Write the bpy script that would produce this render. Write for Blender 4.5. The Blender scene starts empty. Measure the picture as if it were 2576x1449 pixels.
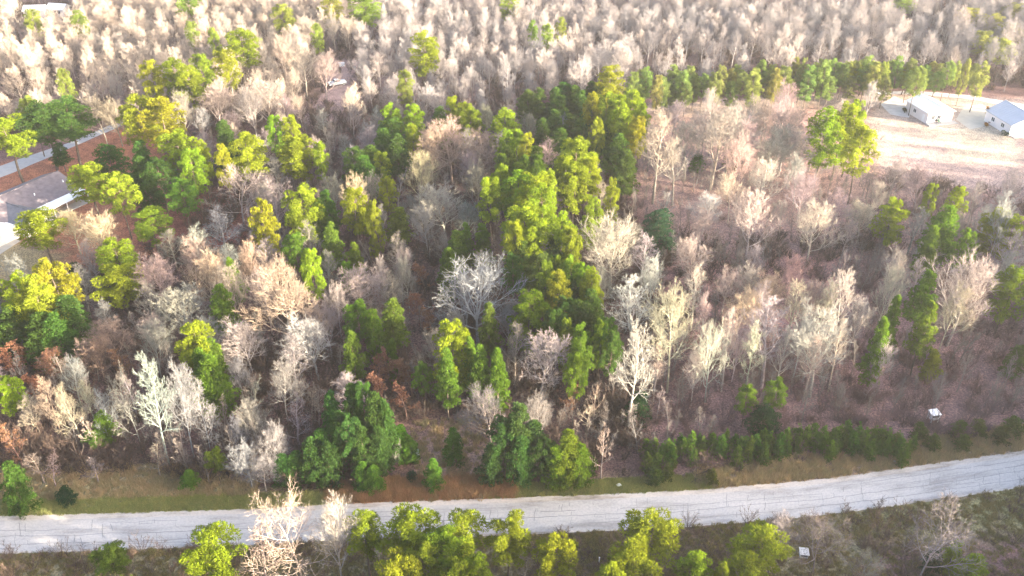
import bpy, math, random
import numpy as np
from mathutils import Vector, Matrix

# ------------------------------------------------------------------ camera, light, exposure
sc = bpy.context.scene
COL = sc.collection
FPX, CAMH, PITCH = 2232.0, 88.0, math.radians(32.5)

cam_d = bpy.data.cameras.new('camera')
cam = bpy.data.objects.new('camera', cam_d)
COL.objects.link(cam)
cam.location = (0, 0, CAMH)
cam.rotation_euler = (math.pi / 2 - PITCH, 0, 0)
cam_d.sensor_width = 36.0
cam_d.lens = 36.0 * FPX / 2576.0
cam_d.clip_start = 1.0
cam_d.clip_end = 4000
sc.camera = cam

SUN_EL, SUN_AZ = math.radians(9), math.radians(112)     # azimuth from +Y (view direction) towards +X
world = bpy.data.worlds.new('World')
sc.world = world
world.use_nodes = True
wn = world.node_tree
bg = wn.nodes['Background']
sky = wn.nodes.new('ShaderNodeTexSky')
sky.sky_type = 'NISHITA'
sky.sun_disc = False
sky.sun_elevation = SUN_EL
sky.sun_rotation = SUN_AZ
sky.air_density = 0.6
sky.dust_density = 6.0
sky.ozone_density = 1.0
wn.links.new(sky.outputs[0], bg.inputs[0])
bg.inputs[1].default_value = 0.15

sun_d = bpy.data.lights.new('sun', 'SUN')
sun_d.energy = 5.0
sun_d.angle = math.radians(0.5)
sun_d.color = (1.0, 0.86, 0.65)
sun = bpy.data.objects.new('sun', sun_d)
COL.objects.link(sun)
sdir = Vector((math.cos(SUN_EL) * math.sin(SUN_AZ), math.cos(SUN_EL) * math.cos(SUN_AZ), math.sin(SUN_EL)))
sun.rotation_euler = sdir.to_track_quat('Z', 'Y').to_euler()
sun.location = (60, 100, 85)

vs = sc.view_settings
vs.view_transform = 'Standard'
vs.look = 'None'
vs.gamma = 1
vs.use_curve_mapping = False
vs.exposure = 3.15
sc.cycles.max_bounces = 6
sc.cycles.diffuse_bounces = 3
sc.cycles.transmission_bounces = 3
sc.cycles.transparent_max_bounces = 4
sc.cycles.volume_bounces = 0
HAZE = 0.00014

rng = random.Random(7)
R = rng.random
def U(a, b): return a + (b - a) * rng.random()

# ------------------------------------------------------------------ photograph <-> place
cP, sP = math.cos(PITCH), math.sin(PITCH)
def V(x, y, z=0.0):
    """the point at height z seen at photo position x, y (photo taken as 2576 wide)"""
    xn, yn = (x - 1288) / FPX, -(y - 724.5) / FPX
    d = (xn, cP + yn * sP, -sP + yn * cP)
    t = (z - CAMH) / d[2]
    return Vector((d[0] * t, d[1] * t, z))
def proj(p):
    x, y, z = p[0], p[1], p[2] - CAMH
    w = y * cP - z * sP
    return 1288 + FPX * x / w, 724.5 - FPX * (y * sP + z * cP) / w, w
def projA(X, Y):
    w = Y * cP + CAMH * sP
    w = np.maximum(w, 1)
    return 1288 + FPX * X / w, 724.5 - FPX * (Y * sP - CAMH * cP) / w
def inpoly(px, py, poly):
    px = np.asarray(px, float); py = np.asarray(py, float)
    res = np.zeros(px.shape, bool)
    n = len(poly)
    for i in range(n):
        x0, y0 = poly[i]; x1, y1 = poly[(i + 1) % n]
        c = (y0 > py) != (y1 > py)
        with np.errstate(divide='ignore', invalid='ignore'):
            xi = x0 + (py - y0) * (x1 - x0) / (y1 - y0 if y1 != y0 else 1e-9)
        res ^= c & (px < xi)
    return res

# ------------------------------------------------------------------ object helpers
def link(o, parent=None):
    COL.objects.link(o)
    if parent is not None: o.parent = parent
    return o
def tag(o, label=None, cat=None, group=None, kind=None):
    if label: o['label'] = label
    if cat: o['category'] = cat
    if group: o['group'] = group
    if kind: o['kind'] = kind
    return o
def empty(name, loc, rz=0.0, label=None, cat=None, group=None):
    o = bpy.data.objects.new(name, None)
    o.empty_display_size = 0.5
    link(o); o.location = loc; o.rotation_euler = (0, 0, rz)
    return tag(o, label, cat, group)

class MB:
    def __init__(s): s.v = []; s.f = []; s.c = None
    def quad(s, *p):
        n = len(s.v); s.v += [tuple(q) for q in p]; s.f.append(tuple(range(n, n + len(p))))
    def box(s, x0, y0, z0, x1, y1, z1):
        n = len(s.v)
        s.v += [(x0,y0,z0),(x1,y0,z0),(x1,y1,z0),(x0,y1,z0),(x0,y0,z1),(x1,y0,z1),(x1,y1,z1),(x0,y1,z1)]
        for q in ((0,3,2,1),(4,5,6,7),(0,1,5,4),(1,2,6,5),(2,3,7,6),(3,0,4,7)): s.f.append(tuple(n + i for i in q))
        return s
    def prism(s, prof, y0, y1, axis='y'):
        """closed profile of (a, z) pulled from y0 to y1"""
        n = len(s.v); m = len(prof)
        for yy in (y0, y1):
            for a, z in prof: s.v.append((a, yy, z) if axis == 'y' else (yy, a, z))
        for i in range(m):
            j = (i + 1) % m
            s.f.append((n + i, n + j, n + m + j, n + m + i))
        s.f.append(tuple(n + i for i in range(m))[::-1]); s.f.append(tuple(n + m + i for i in range(m)))
        return s
    def slab(s, a, b, c, d, t):
        """four top corners, thickness t downward"""
        n = len(s.v)
        for p in (a, b, c, d): s.v.append(tuple(p))
        for p in (a, b, c, d): s.v.append((p[0], p[1], p[2] - t))
        for q in ((0,1,2,3),(7,6,5,4),(0,4,5,1),(1,5,6,2),(2,6,7,3),(3,7,4,0)): s.f.append(tuple(n + i for i in q))
        return s
    def tube(s, pts, rad, sides=5, cap=False):
        n = len(s.v)
        for i, p in enumerate(pts):
            if i == 0: d = pts[1] - pts[0]
            elif i == len(pts) - 1: d = pts[-1] - pts[-2]
            else: d = pts[i + 1] - pts[i - 1]
            a = Vector((0, 0, 1)) if abs(d.z) < 0.8 * d.length else Vector((1, 0, 0))
            e1 = d.cross(a); e1.normalize()
            e2 = d.cross(e1); e2.normalize()
            for k in range(sides):
                t = 2 * math.pi * k / sides
                q = p + (e1 * math.cos(t) + e2 * math.sin(t)) * rad[i]
                s.v.append((q.x, q.y, q.z))
        for i in range(len(pts) - 1):
            b = n + i * sides
            for k in range(sides):
                k2 = (k + 1) % sides
                s.f.append((b + k, b + k2, b + sides + k2, b + sides + k))
        if cap:
            s.f.append(tuple(n + k for k in range(sides)))
            s.f.append(tuple(n + (len(pts) - 1) * sides + k for k in range(sides))[::-1])
        return s
    def mesh(s, name, mat, smooth=False, col=None):
        me = bpy.data.meshes.new(name)
        me.from_pydata(s.v, [], s.f)
        if col is not None:
            ca = me.color_attributes.new('tone', 'FLOAT_COLOR', 'POINT')
            ca.data.foreach_set('color', np.asarray(col, np.float32).ravel())
        for m in (mat if isinstance(mat, (list, tuple)) else [mat]): me.materials.append(m)
        if smooth: me.polygons.foreach_set('use_smooth', [True] * len(me.polygons))
        me.update()
        return me
    def build(s, name, mat, parent=None, smooth=False, label=None, cat=None, group=None, kind=None):
        o = bpy.data.objects.new(name, s.mesh(name, mat, smooth))
        link(o, parent)
        return tag(o, label, cat, group, kind)

# ------------------------------------------------------------------ materials
def newmat(name):
    m = bpy.data.materials.new(name); m.use_nodes = True
    nt = m.node_tree
    return m, nt, nt.nodes['Principled BSDF'], nt.nodes['Material Output']
def N(nt, t, **kw):
    n = nt.nodes.new(t)
    for k, v in kw.items(): setattr(n, k, v)
    return n
def mixc(nt, a, b, fac, mode='MIX'):
    m = N(nt, 'ShaderNodeMix', data_type='RGBA', blend_type=mode)
    for sock, v in ((m.inputs[0], fac), (m.inputs[6], a), (m.inputs[7], b)):
        if hasattr(v, 'is_linked') or isinstance(v, bpy.types.NodeSocket): nt.links.new(v, sock)
        else: sock.default_value = v if isinstance(v, (int, float)) else (*v, 1)
    return m.outputs[2]
def noise(nt, scale, detail=4, vec=None, rough=0.6):
    n = N(nt, 'ShaderNodeTexNoise'); n.inputs['Scale'].default_value = scale
    n.inputs['Detail'].default_value = detail; n.inputs['Roughness'].default_value = rough
    if vec is not None: nt.links.new(vec, n.inputs['Vector'])
    return n.outputs[0]
def ramp(nt, src, stops):
    r = N(nt, 'ShaderNodeValToRGB')
    e = r.color_ramp.elements
    while len(e) < len(stops): e.new(0.5)
    for i, (p, c) in enumerate(stops):
        e[i].position = p; e[i].color = (*c, 1) if len(c) == 3 else c
    nt.links.new(src, r.inputs[0])
    return r.outputs[0]
def plain(name, col, rough=0.7, var=0.15, scale=1.5, metal=0.0, bump=0.0):
    m, nt, b, o = newmat(name)
    tc = N(nt, 'ShaderNodeTexCoord')
    n = noise(nt, scale, 5, tc.outputs['Object'])
    c = ramp(nt, n, [(0.3, tuple(x * (1 - var) for x in col)), (0.7, tuple(min(1, x * (1 + var)) for x in col))])
    nt.links.new(c, b.inputs['Base Color'])
    b.inputs['Roughness'].default_value = rough
    b.inputs['Metallic'].default_value = metal
    if bump:
        bp = N(nt, 'ShaderNodeBump'); bp.inputs['Strength'].default_value = bump
        nt.links.new(n, bp.inputs['Height']); nt.links.new(bp.outputs[0], b.inputs['Normal'])
    return m

def bark_mat():
    m, nt, b, o = newmat('bark')
    oi = N(nt, 'ShaderNodeObjectInfo'); tc = N(nt, 'ShaderNodeTexCoord')
    n = noise(nt, 3.0, 5, tc.outputs['Object'])
    v = ramp(nt, n, [(0.3, (0.42,) * 3), (0.7, (0.78,) * 3)])
    c = mixc(nt, oi.outputs['Color'], v, 1.0, 'MULTIPLY')
    r = ramp(nt, oi.outputs['Random'], [(0, (0.78, 0.82, 0.84)), (0.5, (0.95, 0.94, 0.91)), (1, (1.08, 1.03, 0.95))])
    c = mixc(nt, c, r, 1.0, 'MULTIPLY')
    nt.links.new(c, b.inputs['Base Color']); b.inputs['Roughness'].default_value = 0.85
    b.inputs['Specular IOR Level'].default_value = 0.2
    return m
def leaf_mat(name, trans=0.42, randcol=((0.8, 0.9, 0.8), (1.15, 1.05, 1.0))):
    m, nt, b, o = newmat(name)
    oi = N(nt, 'ShaderNodeObjectInfo')
    at = N(nt, 'ShaderNodeAttribute', attribute_name='tone')
    c = mixc(nt, oi.outputs['Color'], at.outputs['Color'], 1.0, 'MULTIPLY')
    r = ramp(nt, oi.outputs['Random'], [(0, randcol[0]), (1, randcol[1])])
    c = mixc(nt, c, r, 1.0, 'MULTIPLY')
    df = N(nt, 'ShaderNodeBsdfDiffuse'); tr = N(nt, 'ShaderNodeBsdfTranslucent')
    nt.links.new(c, df.inputs[0])
    tc_ = mixc(nt, c, (1.2, 1.15, 0.5), 1.0, 'MULTIPLY')
    nt.links.new(tc_, tr.inputs[0])
    ms = N(nt, 'ShaderNodeMixShader'); ms.inputs[0].default_value = trans
    nt.links.new(df.outputs[0], ms.inputs[1]); nt.links.new(tr.outputs[0], ms.inputs[2])
    nt.links.new(ms.outputs[0], o.inputs[0])
    return m
M_BARK = bark_mat()
M_NEEDLE = leaf_mat('pine_needles')
M_LEAF = leaf_mat('dry_leaves', 0.25)
M_GRASS = leaf_mat('grass_blades', 0.3)

# ------------------------------------------------------------------ ground colours by place
LITTER = (0.150, 0.090, 0.082)
ZONES = [  # polygon on the ground, colour, amount
    ([(-900,-400),(3500,-400),(3500,150),(1650,190),(1300,250),(-900,300)], (0.23,0.16,0.14), 1),
    ([(1560,420),(1640,280),(2200,225),(2600,250),(2900,420),(2700,800),(2200,700),(1700,640)], (0.27,0.18,0.16), 1),  # same litter, with the clearing's sun and haze put into its colour
    ([(2150,700),(2700,700),(2900,1110),(1640,1190),(1640,1010),(2000,900)], (0.235,0.145,0.14), 1),
    ([(1660,640),(2150,640),(2100,860),(1700,900)], (0.35,0.20,0.18), 1),
    ([(-200,560),(-200,440),(120,395),(330,310),(420,330),(430,440),(330,520),(460,600),(350,680),(180,700),(60,620)], (0.30,0.13,0.08), 1),
    ([(330,470),(640,480),(640,620),(330,620)], (0.19,0.075,0.062), 1),
    ([(-200,640),(60,600),(170,640),(150,700),(0,730),(-200,720)], (0.28,0.22,0.12), 1),
    ([(2190,232),(2600,255),(2900,300),(2900,480),(2420,475),(2230,430),(2190,330)], (0.34,0.275,0.235), 1),
    ([(2240,380),(2600,330),(2800,470),(2420,480),(2250,440)], (0.28,0.215,0.20), 1),
    ([(2330,325),(2470,300),(2560,345),(2560,420),(2420,400)], (0.42,0.36,0.28), 1),
    ([(1620,262),(2060,236),(2200,236),(2200,262),(1640,300)], (0.30,0.235,0.20), 1),
    ([(1310,310),(1400,290),(1420,350),(1330,350)], (0.33,0.22,0.16), 1),
    ([(800,250),(850,150),(910,150),(900,260),(800,320),(740,310)], (0.34,0.24,0.22), 1),
    ([(1030,1060),(1230,1050),(1240,1250),(900,1275),(780,1275),(900,1225),(1060,1200)], (0.36,0.225,0.17), 1),
    ([(-400,1330),(-400,1210),(120,1165),(330,1180),(660,1235),(850,1250),(850,1290),(0,1330)], (0.30,0.26,0.14), 1),
    ([(-400,1330),(-400,1285),(650,1262),(850,1262),(850,1290),(0,1330)], (0.30,0.31,0.13), 1),
    ([(1230,1262),(1500,1222),(1780,1205),(1780,1250),(1230,1280)], (0.28,0.25,0.13), 1),
    ([(1780,1215),(2100,1170),(2700,1090),(2900,1110),(2576,1150),(1780,1250)], (0.34,0.27,0.19), 1),
    ([(-400,1380),(1200,1340),(1850,1310),(2700,1190),(3200,1700),(-400,1700)], (0.22,0.19,0.11), 1),
    ([(2150,1280),(2700,1200),(2800,1350),(2200,1360)], (0.20,0.19,0.09), 1),
    ([(1280,1350),(1860,1310),(1850,1460),(1300,1460)], (0.105,0.075,0.05), 1),
    ([(2200,1380),(2800,1330),(2800,1700),(2100,1600)], (0.19,0.11,0.105), 1),
]
def wobble(X, Y, s, seed):
    return (np.sin(X * s * 1.3 + seed) * np.cos(Y * s * 1.1 + 2.3 * seed) + 0.6 * np.sin(X * s * 2.9 - Y * s * 2.3 + seed * 1.7)
            + 0.4 * np.sin(X * s * 5.1 + Y * s * 6.3 + seed * 3.1))
def ground_colour(X, Y):
    out = np.zeros(X.shape + (3,))
    for k in range(5):
        jx = 1.2 * wobble(X, Y, 0.35, 1 + k * .3) + (k - 2) * 0.7
        jy = 1.2 * wobble(X, Y, 0.35, 4 + k * .3) + ((k * 2) % 5 - 2) * 0.7
        px, py = projA(X + jx, Y + jy)
        c = np.empty(X.shape + (3,)); c[:] = LITTER
        for poly, col, a in ZONES:
            c[inpoly(px, py, poly)] = col
        out += c / 5
    w = 1 + 0.10 * wobble(X, Y, 0.12, 9)[..., None]
    return out * w

def make_ground():
    xs = np.concatenate([[-900, -600, -400, -300], np.arange(-250, 250.1, 1.6), [300, 400, 600, 900]])
    ys = np.concatenate([[-300, -100, 0, 40], np.arange(56, 420.1, 1.6), [500, 650, 900]])
    X, Y = np.meshgrid(xs, ys)
    Z = np.zeros_like(X)
    nx, ny = len(xs), len(ys)
    v = np.stack([X.ravel(), Y.ravel(), Z.ravel()], 1)
    i = np.arange(nx - 1)[None, :] + np.arange(ny - 1)[:, None] * nx
    f = np.stack([i, i + 1, i + nx + 1, i + nx], -1).reshape(-1, 4)
    me = bpy.data.meshes.new('ground')
    me.from_pydata(v.tolist(), [], f.tolist())
    c = ground_colour(X, Y).reshape(-1, 3)
    ca = me.color_attributes.new('soil', 'FLOAT_COLOR', 'POINT')
    ca.data.foreach_set('color', np.concatenate([c, np.ones((len(c), 1))], 1).astype(np.float32).ravel())
    m, nt, b, o = newmat('forest_floor')
    at = N(nt, 'ShaderNodeAttribute', attribute_name='soil')
    tc = N(nt, 'ShaderNodeTexCoord')
    a = ramp(nt, noise(nt, 0.5, 6, tc.outputs['Object'], 0.7), [(0.3, (0.62, 0.6, 0.62)), (0.5, (1, 1, 1)), (0.72, (1.4, 1.35, 1.25))])
    c1 = mixc(nt, at.outputs['Color'], a, 1.0, 'MULTIPLY')
    d = ramp(nt, noise(nt, 3.2, 6, tc.outputs['Object'], 0.75), [(0.36, (0.42, 0.40, 0.42)), (0.5, (1, 1, 1)), (0.64, (1.9, 1.75, 1.6))])
    c2 = mixc(nt, c1, d, 1.0, 'MULTIPLY')
    nt.links.new(c2, b.inputs['Base Color']); b.inputs['Roughness'].default_value = 0.95
    b.inputs['Specular IOR Level'].default_value = 0.1
    bp = N(nt, 'ShaderNodeBump'); bp.inputs['Strength'].default_value = 0.8; bp.inputs['Distance'].default_value = 0.25
    nt.links.new(noise(nt, 2.2, 6, tc.outputs['Object'], 0.7), bp.inputs['Height']); nt.links.new(bp.outputs[0], b.inputs['Normal'])
    me.materials.append(m)
    o = link(bpy.data.objects.new('ground', me)); o['kind'] = 'structure'
make_ground()

# ------------------------------------------------------------------ roads
def interp(poly, x):
    return float(np.interp(x, [p[0] for p in poly], [p[1] for p in poly]))
RT = [(-700,1318),(0,1303),(430,1291),(650,1284),(858,1272),(1340,1255),(1717,1239),(2050,1213),(2350,1171),(2576,1138),(3100,1050)]
RB = [(-700,1402),(0,1391),(567,1371),(858,1356),(1222,1346),(1717,1324),(2017,1299),(2284,1266),(2576,1223),(3100,1130)]
def smooth(poly, x):
    return sum(interp(poly, x + d) for d in (-90, -60, -30, 0, 30, 60, 90)) / 7
ROAD = []
for x in range(-600, 3001, 24):
    ROAD.append((V(x, smooth(RT, x)), V(x, smooth(RB, x))))
def road_pt(s, t, z):
    """s along the road (index), t across it: 0 far edge, 1 near edge"""
    s = max(0, min(len(ROAD) - 1.001, s)); i = int(s); f = s - i
    a = ROAD[i][0].lerp(ROAD[i + 1][0], f); b = ROAD[i][1].lerp(ROAD[i + 1][1], f)
    p = a.lerp(b, t); p.z = z
    return p
def strip(name, ts, z, mat, zedge=None, jit=0.0):
    mb = MB(); n = len(ts)
    uv = []
    dist = 0; prev = None
    r2 = random.Random(3)
    M = (len(ROAD) - 1) * 2
    for k in range(M + 1):
        s = k / 2
        c = road_pt(s, 0.5, 0)
        if prev is not None: dist += (c - prev).length
        prev = c
        j0, j1 = r2.uniform(-jit, jit), r2.uniform(-jit, jit)
        for q, t in enumerate(ts):
            tt = t + (j0 if q == 0 else j1 if q == n - 1 else 0)
            p = road_pt(s, tt, z if not zedge or 0 < q < n - 1 else zedge)
            mb.v.append(tuple(p)); uv.append((dist, t * 6.5))
    for k in range(M):
        for q in range(n - 1):
            a = k * n + q
            mb.f.append((a, a + n, a + n + 1, a + 1))
    me = mb.mesh(name, mat)
    ul = me.uv_layers.new(name='along')
    for lp in me.loops: ul.data[lp.index].uv = uv[lp.vertex_index]
    o = link(bpy.data.objects.new(name, me)); o['kind'] = 'structure'
    return o
def road_mat(name, col, patch, pfac=True):
    m, nt, b, o = newmat(name)
    uv = N(nt, 'ShaderNodeUVMap', uv_map='along')
    mp = N(nt, 'ShaderNodeMapping'); mp.inputs['Scale'].default_value = (0.10, 0.42, 1)
    nt.links.new(uv.outputs[0], mp.inputs[0])
    n1 = noise(nt, 1.0, 6, mp.outputs[0], 0.65)
    c = ramp(nt, n1, [(0.36, patch), (0.5, col), (0.7, tuple(min(1, x * 1.12) for x in col))])
    n2 = noise(nt, 3.0, 5, uv.outputs[0], 0.7)
    g = ramp(nt, n2, [(0.3, (0.8, 0.8, 0.82)), (0.6, (1.08, 1.06, 1.04))])
    c = mixc(nt, c, g, 1.0, 'MULTIPLY')
    nt.links.new(c, b.inputs['Base Color']); b.inputs['Roughness'].default_value = 0.9
    return m
M_ROAD = road_mat('worn_chip_seal', (0.455, 0.43, 0.405), (0.31, 0.29, 0.275))
M_SHOULDER = road_mat('gravel_shoulder', (0.50, 0.45, 0.40), (0.26, 0.22, 0.18))
strip('road_shoulder', [-0.06, 0.05, 0.5, 0.95, 1.035], 0.010, M_SHOULDER, 0.004, 0.012)
road = strip('road', [0.10, 0.3, 0.5, 0.7, 0.985], 0.022, M_ROAD, None, 0.006)
M_TAR = plain('crack_sealant', (0.24, 0.235, 0.23), 0.8)
def cracks():
    mb = MB(); r = random.Random(11)
    def line(pts, w):
        for a, b in zip(pts, pts[1:]):
            d = (b - a); L = d.length
            if L < 1e-3: continue
            n = Vector((-d.y, d.x, 0)) / L * w * .42
            e = d / L * w * .3
            mb.quad(a - n - e, b - n + e, b + n + e, a + n - e)
    for t0, keep, w in ((0.23, 0.45, 0.075), (0.40, 0.75, 0.09), (0.56, 0.95, 0.10), (0.79, 0.6, 0.085), (0.88, 0.25, 0.07)):
        s = 0; t = t0
        while s < len(ROAD) - 2:
            L = r.uniform(3, 11)
            if r.random() < keep:
                pts = []
                k = s
                while k < s + L:
                    t += r.uniform(-0.012, 0.012) + (t0 - t) * .2
                    pts.append(road_pt(k, t, 0.026)); k += 0.4
                if len(pts) > 1: line(pts, w * r.uniform(.7, 1.3))
            s += L
    for k in range(150):
        s = r.uniform(2, len(ROAD) - 3); a = r.uniform(0.12, 0.75); b = min(0.97, a + r.choice([0.1, 0.17, 0.22, 0.4]))
        pts = []; q = a; ss = s
        while q < b:
            pts.append(road_pt(ss, q, 0.030)); q += 0.03; ss += r.uniform(-0.05, 0.05)
        if len(pts) > 1: line(pts, r.uniform(.04, .10))
        if r.random() < .35:
            pts = [road_pt(ss + j * .15, b + r.uniform(-.01, .01), 0.034) for j in range(r.randint(4, 14))]
            line(pts, .07)
    o = mb.build('sealed_cracks', M_TAR, road); o['kind'] = 'stuff'
cracks()

def sheet(name, pts, z, mat, kind='structure', sub=True):
    me = bpy.data.meshes.new(name)
    me.from_pydata([(p.x, p.y, z) for p in pts], [], [tuple(range(len(pts)))])
    me.materials.append(mat)
    o = link(bpy.data.objects.new(name, me)); o['kind'] = kind
    return o
M_CONC = plain('pale_concrete', (0.36, 0.35, 0.34), 0.85, 0.12, 0.8)
M_CONCW = plain('warm_concrete', (0.44, 0.40, 0.33), 0.8, 0.12, 0.5)
M_GRAV = plain('pale_gravel', (0.50, 0.47, 0.45), 0.9, 0.2, 0.5)
def band(name, top, bot, z, mat, n=24):
    """a winding track between two edge lines given in the photo"""
    mb = MB(); x0, x1 = top[0][0], top[-1][0]; b0, b1 = bot[0][0], bot[-1][0]
    pts = []
    for k in range(n + 1):
        f = k / n
        xa = x0 + (x1 - x0) * f; xb = b0 + (b1 - b0) * f
        j = 0.15 * math.sin(k * 2.1)
        a = V(xa, interp(top, xa)); b = V(xb, interp(bot, xb))
        d = (a - b).normalized() * j
        pts += [a + d, b - d]
    for k in range(len(pts)): pts[k].z = z
    mb.v = [tuple(p) for p in pts]
    mb.f = [(2*k, 2*k+1, 2*k+3, 2*k+2) for k in range(n)]
    o = mb.build(name, mat); o['kind'] = 'structure'
    return o
band('side_road', [(-300,470),(0,418),(60,396),(180,357),(300,305),(345,288)], [(-300,510),(0,448),(60,423),(180,371),(300,319),(345,298)], 0.012, M_CONC)
band('dirt_track', [(2190,232),(2300,228),(2440,240),(2576,262),(2800,300)], [(2190,238),(2300,237),(2440,249),(2576,275),(2800,320)], 0.008, M_GRAV)
sheet('concrete_glare_pad', [V(2405,300),V(2425,268),V(2470,262),V(2500,284),V(2475,318),V(2440,326)], 0.012, M_CONCW)  # pale sheet stands in for the sun's glare on concrete
sheet('driveway', [V(-60,640),V(0,606),V(44,590),V(52,606),V(0,640),V(-60,672)], 0.012, M_CONCW)
sheet('gravel_apron', [V(2215,262),V(2250,242),V(2300,262),V(2286,296),V(2240,288)], 0.010, M_GRAV)

# ------------------------------------------------------------------ tree makers
def rdir(r):
    z = r.uniform(-1, 1); a = r.uniform(0, 6.283); s = math.sqrt(1 - z * z)
    return Vector((s * math.cos(a), s * math.sin(a), z))
def grow_bare(seed, H, clear, nch, ang, spread, upb, wander, fork=False, twr=1.0, lean=0.0, topshrink=0.45, maxl=4):
    r = random.Random(seed)
    out = {0: [], 1: [], 2: []}
    def br(p, d, L, rad, lvl):
        n = (9, 6, 4, 3, 1)[lvl]
        pts = [p.copy()]; rads = [rad]
        q = p.copy(); d = d.normalized()
        endr = rad * (0.28 if lvl < 2 else 0.4)
        for i in range(n):
            d = (d + rdir(r) * wander[lvl] + Vector((0, 0, upb[lvl]))).normalized()
            q = q + d * (L / n); pts.append(q.copy()); rads.append(rad + (endr - rad) * (i + 1) / n)
        cls = 0 if lvl == 0 else 1 if lvl <= 2 else 2
        out[cls].append((pts, rads, (7, 5, 4, 3, 3)[lvl]))
        if lvl >= maxl: return
        k = nch[lvl]; az = r.uniform(0, 6.28)
        for c in range(k):
            t0 = clear if lvl == 0 else 0.22
            t = t0 + (1 - t0) * ((c + r.uniform(0.1, 0.9)) / k)
            f = t * n; i = min(n - 1, int(f)); f -= i
            pos = pts[i].lerp(pts[i + 1], f); rl = rads[i] + (rads[i + 1] - rads[i]) * f
            ax = (pts[i + 1] - pts[i]).normalized()
            az += 2.4 + r.uniform(-.5, .5)
            e1 = ax.orthogonal().normalized(); e2 = ax.cross(e1)
            side = e1 * math.cos(az) + e2 * math.sin(az)
            a = math.radians(ang[lvl] + r.uniform(-12, 12)) * (1.15 - 0.5 * (t - t0) / (1 - t0))
            cd = ax * math.cos(a) + side * math.sin(a)
            if lvl == 0:
                tt = (t - t0) / (1 - t0)
                Lc = H * spread * (1 - (1 - topshrink) * tt ** 1.4) * r.uniform(.75, 1.15)
            else:
                Lc = L * (0.52, 0.52, 0.52, 0.60)[lvl] * r.uniform(.7, 1.25) * (1.15 - 0.45 * t)
            rc = min(rl * .72, max(rl * 0.55, 0.012))
            if lvl >= 2: rc = max(rc, (0.026 if lvl == 2 else 0.017) * twr)
            br(pos, cd, Lc, rc, lvl + 1)
    d0 = Vector((lean * r.uniform(-1, 1), lean * r.uniform(-1, 1), 1))
    if fork:
        br(Vector((0, 0, 0)), d0, H * 0.62, H * 0.018, 0)
        out0 = out[0][0]
        for sgn in (1, -1):
            br(out0[0][4].copy(), Vector((0.45 * sgn, r.uniform(-.3, .3), 1)), H * .5, H * .012, 1)
    else:
        br(Vector((0, 0, 0)), d0, H * 0.93, H * 0.0135, 0)
    res = []
    for c in range(3):
        mb = MB()
        for pts, rads, s in out[c]: mb.tube(pts, rads, s)
        res.append(mb)
    # normalise to height H and measure the crown
    zs = max(v[2] for mb in res for v in mb.v); k = H / zs
    for mb in res: mb.v = [(x * k, y * k, z * k) for x, y, z in mb.v]
    tw = np.array(res[2].v); rad = np.hypot(tw[:, 0], tw[:, 1])
    w = 2 * np.percentile(rad, 92)
    return res, H, w

BARE = {}
def def_bare(key, seed, H, **kw):
    res, H, w = grow_bare(seed, H, **kw)
    BARE[key] = dict(m=[res[0].mesh('trunk', M_BARK, True), res[1].mesh('branches', M_BARK), res[2].mesh('twigs', M_BARK)], H=H, w=w)
    # one joined mesh for the woods far off
    j = MB()
    for mb in res:
        n = len(j.v); j.v += mb.v; j.f += [tuple(n + i for i in f) for f in mb.f]
    BARE[key]['joined'] = j.mesh('bare_tree_far', M_BARK)
dome = dict(clear=.30, nch=(16, 8, 6, 6), ang=(48, 40, 38, 35), spread=.40, upb=(.02, .13, .10, .08, .05), wander=(.06, .13, .18, .2, .2))
vase = dict(clear=.28, nch=(15, 8, 6, 6), ang=(32, 32, 34, 34), spread=.46, upb=(.02, .10, .10, .08, .05), wander=(.06, .12, .16, .2, .2), topshrink=.6)
slim = dict(clear=.34, nch=(18, 7, 5, 5), ang=(46, 40, 38, 36), spread=.24, upb=(.02, .13, .10, .08, .05), wander=(.05, .13, .18, .2, .2), topshrink=.5)
wide = dict(clear=.24, nch=(11, 8, 6, 5), ang=(62, 46, 44, 40), spread=.56, upb=(.02, .09, .07, .05, .02), wander=(.10, .22, .28, .3, .3), topshrink=.5)
sapl = dict(clear=.20, nch=(11, 5, 4, 2), ang=(40, 38, 36, 36), spread=.26, upb=(.02, .12, .08, .05, .02), wander=(.08, .15, .2, .2, .2), twr=.8)
for i in range(3): def_bare('dome%d' % i, 21 + i, 17, **dome)
for i in range(2): def_bare('vase%d' % i, 31 + i, 17, **vase)
for i in range(2): def_bare('slim%d' % i, 41 + i, 19, **slim)
def_bare('wide0', 51, 15, fork=True, **wide)
def_bare('wide1', 52, 15, **wide)
for i in range(2): def_bare('sapl%d' % i, 61 + i, 8, **sapl)

# leafy brown crown: dead oak leaves held on the twigs
def add_leaves(key, frac, size, seed):
    r = random.Random(seed)
    src = np.array([v[:] for v in BARE[key]['tw']])
def tufts(mb, col, c, rad, n, r, L, wdt, tone, flat=0.75, up=0.35, shell=0.55):
    for _ in range(n):
        d = rdir(r)
        if d.z < -0.25 and r.random() < .6: d.z = -d.z
        rr = rad * (shell + (1 - shell) * r.random())
        p = c + Vector((d.x * rr, d.y * rr, d.z * rr * flat))
        g = (d + Vector((0, 0, up)) + rdir(r) * .5).normalized()
        t = tone * r.uniform(.85, 1.15)
        for k in range(3):
            h = (g + rdir(r) * .55).normalized()
            s = h.cross(rdir(r)); s.normalize(); s *= wdt * r.uniform(.7, 1.3)
            a = p - s; b = p + s; e = p + h * L * r.uniform(.7, 1.2)
            n0 = len(mb.v); mb.v += [(a.x, a.y, a.z), (b.x, b.y, b.z), (e.x, e.y, e.z)]
            mb.f.append((n0, n0 + 1, n0 + 2)); col += [(t, t, t, 1)] * 3
PINE = {}
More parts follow.
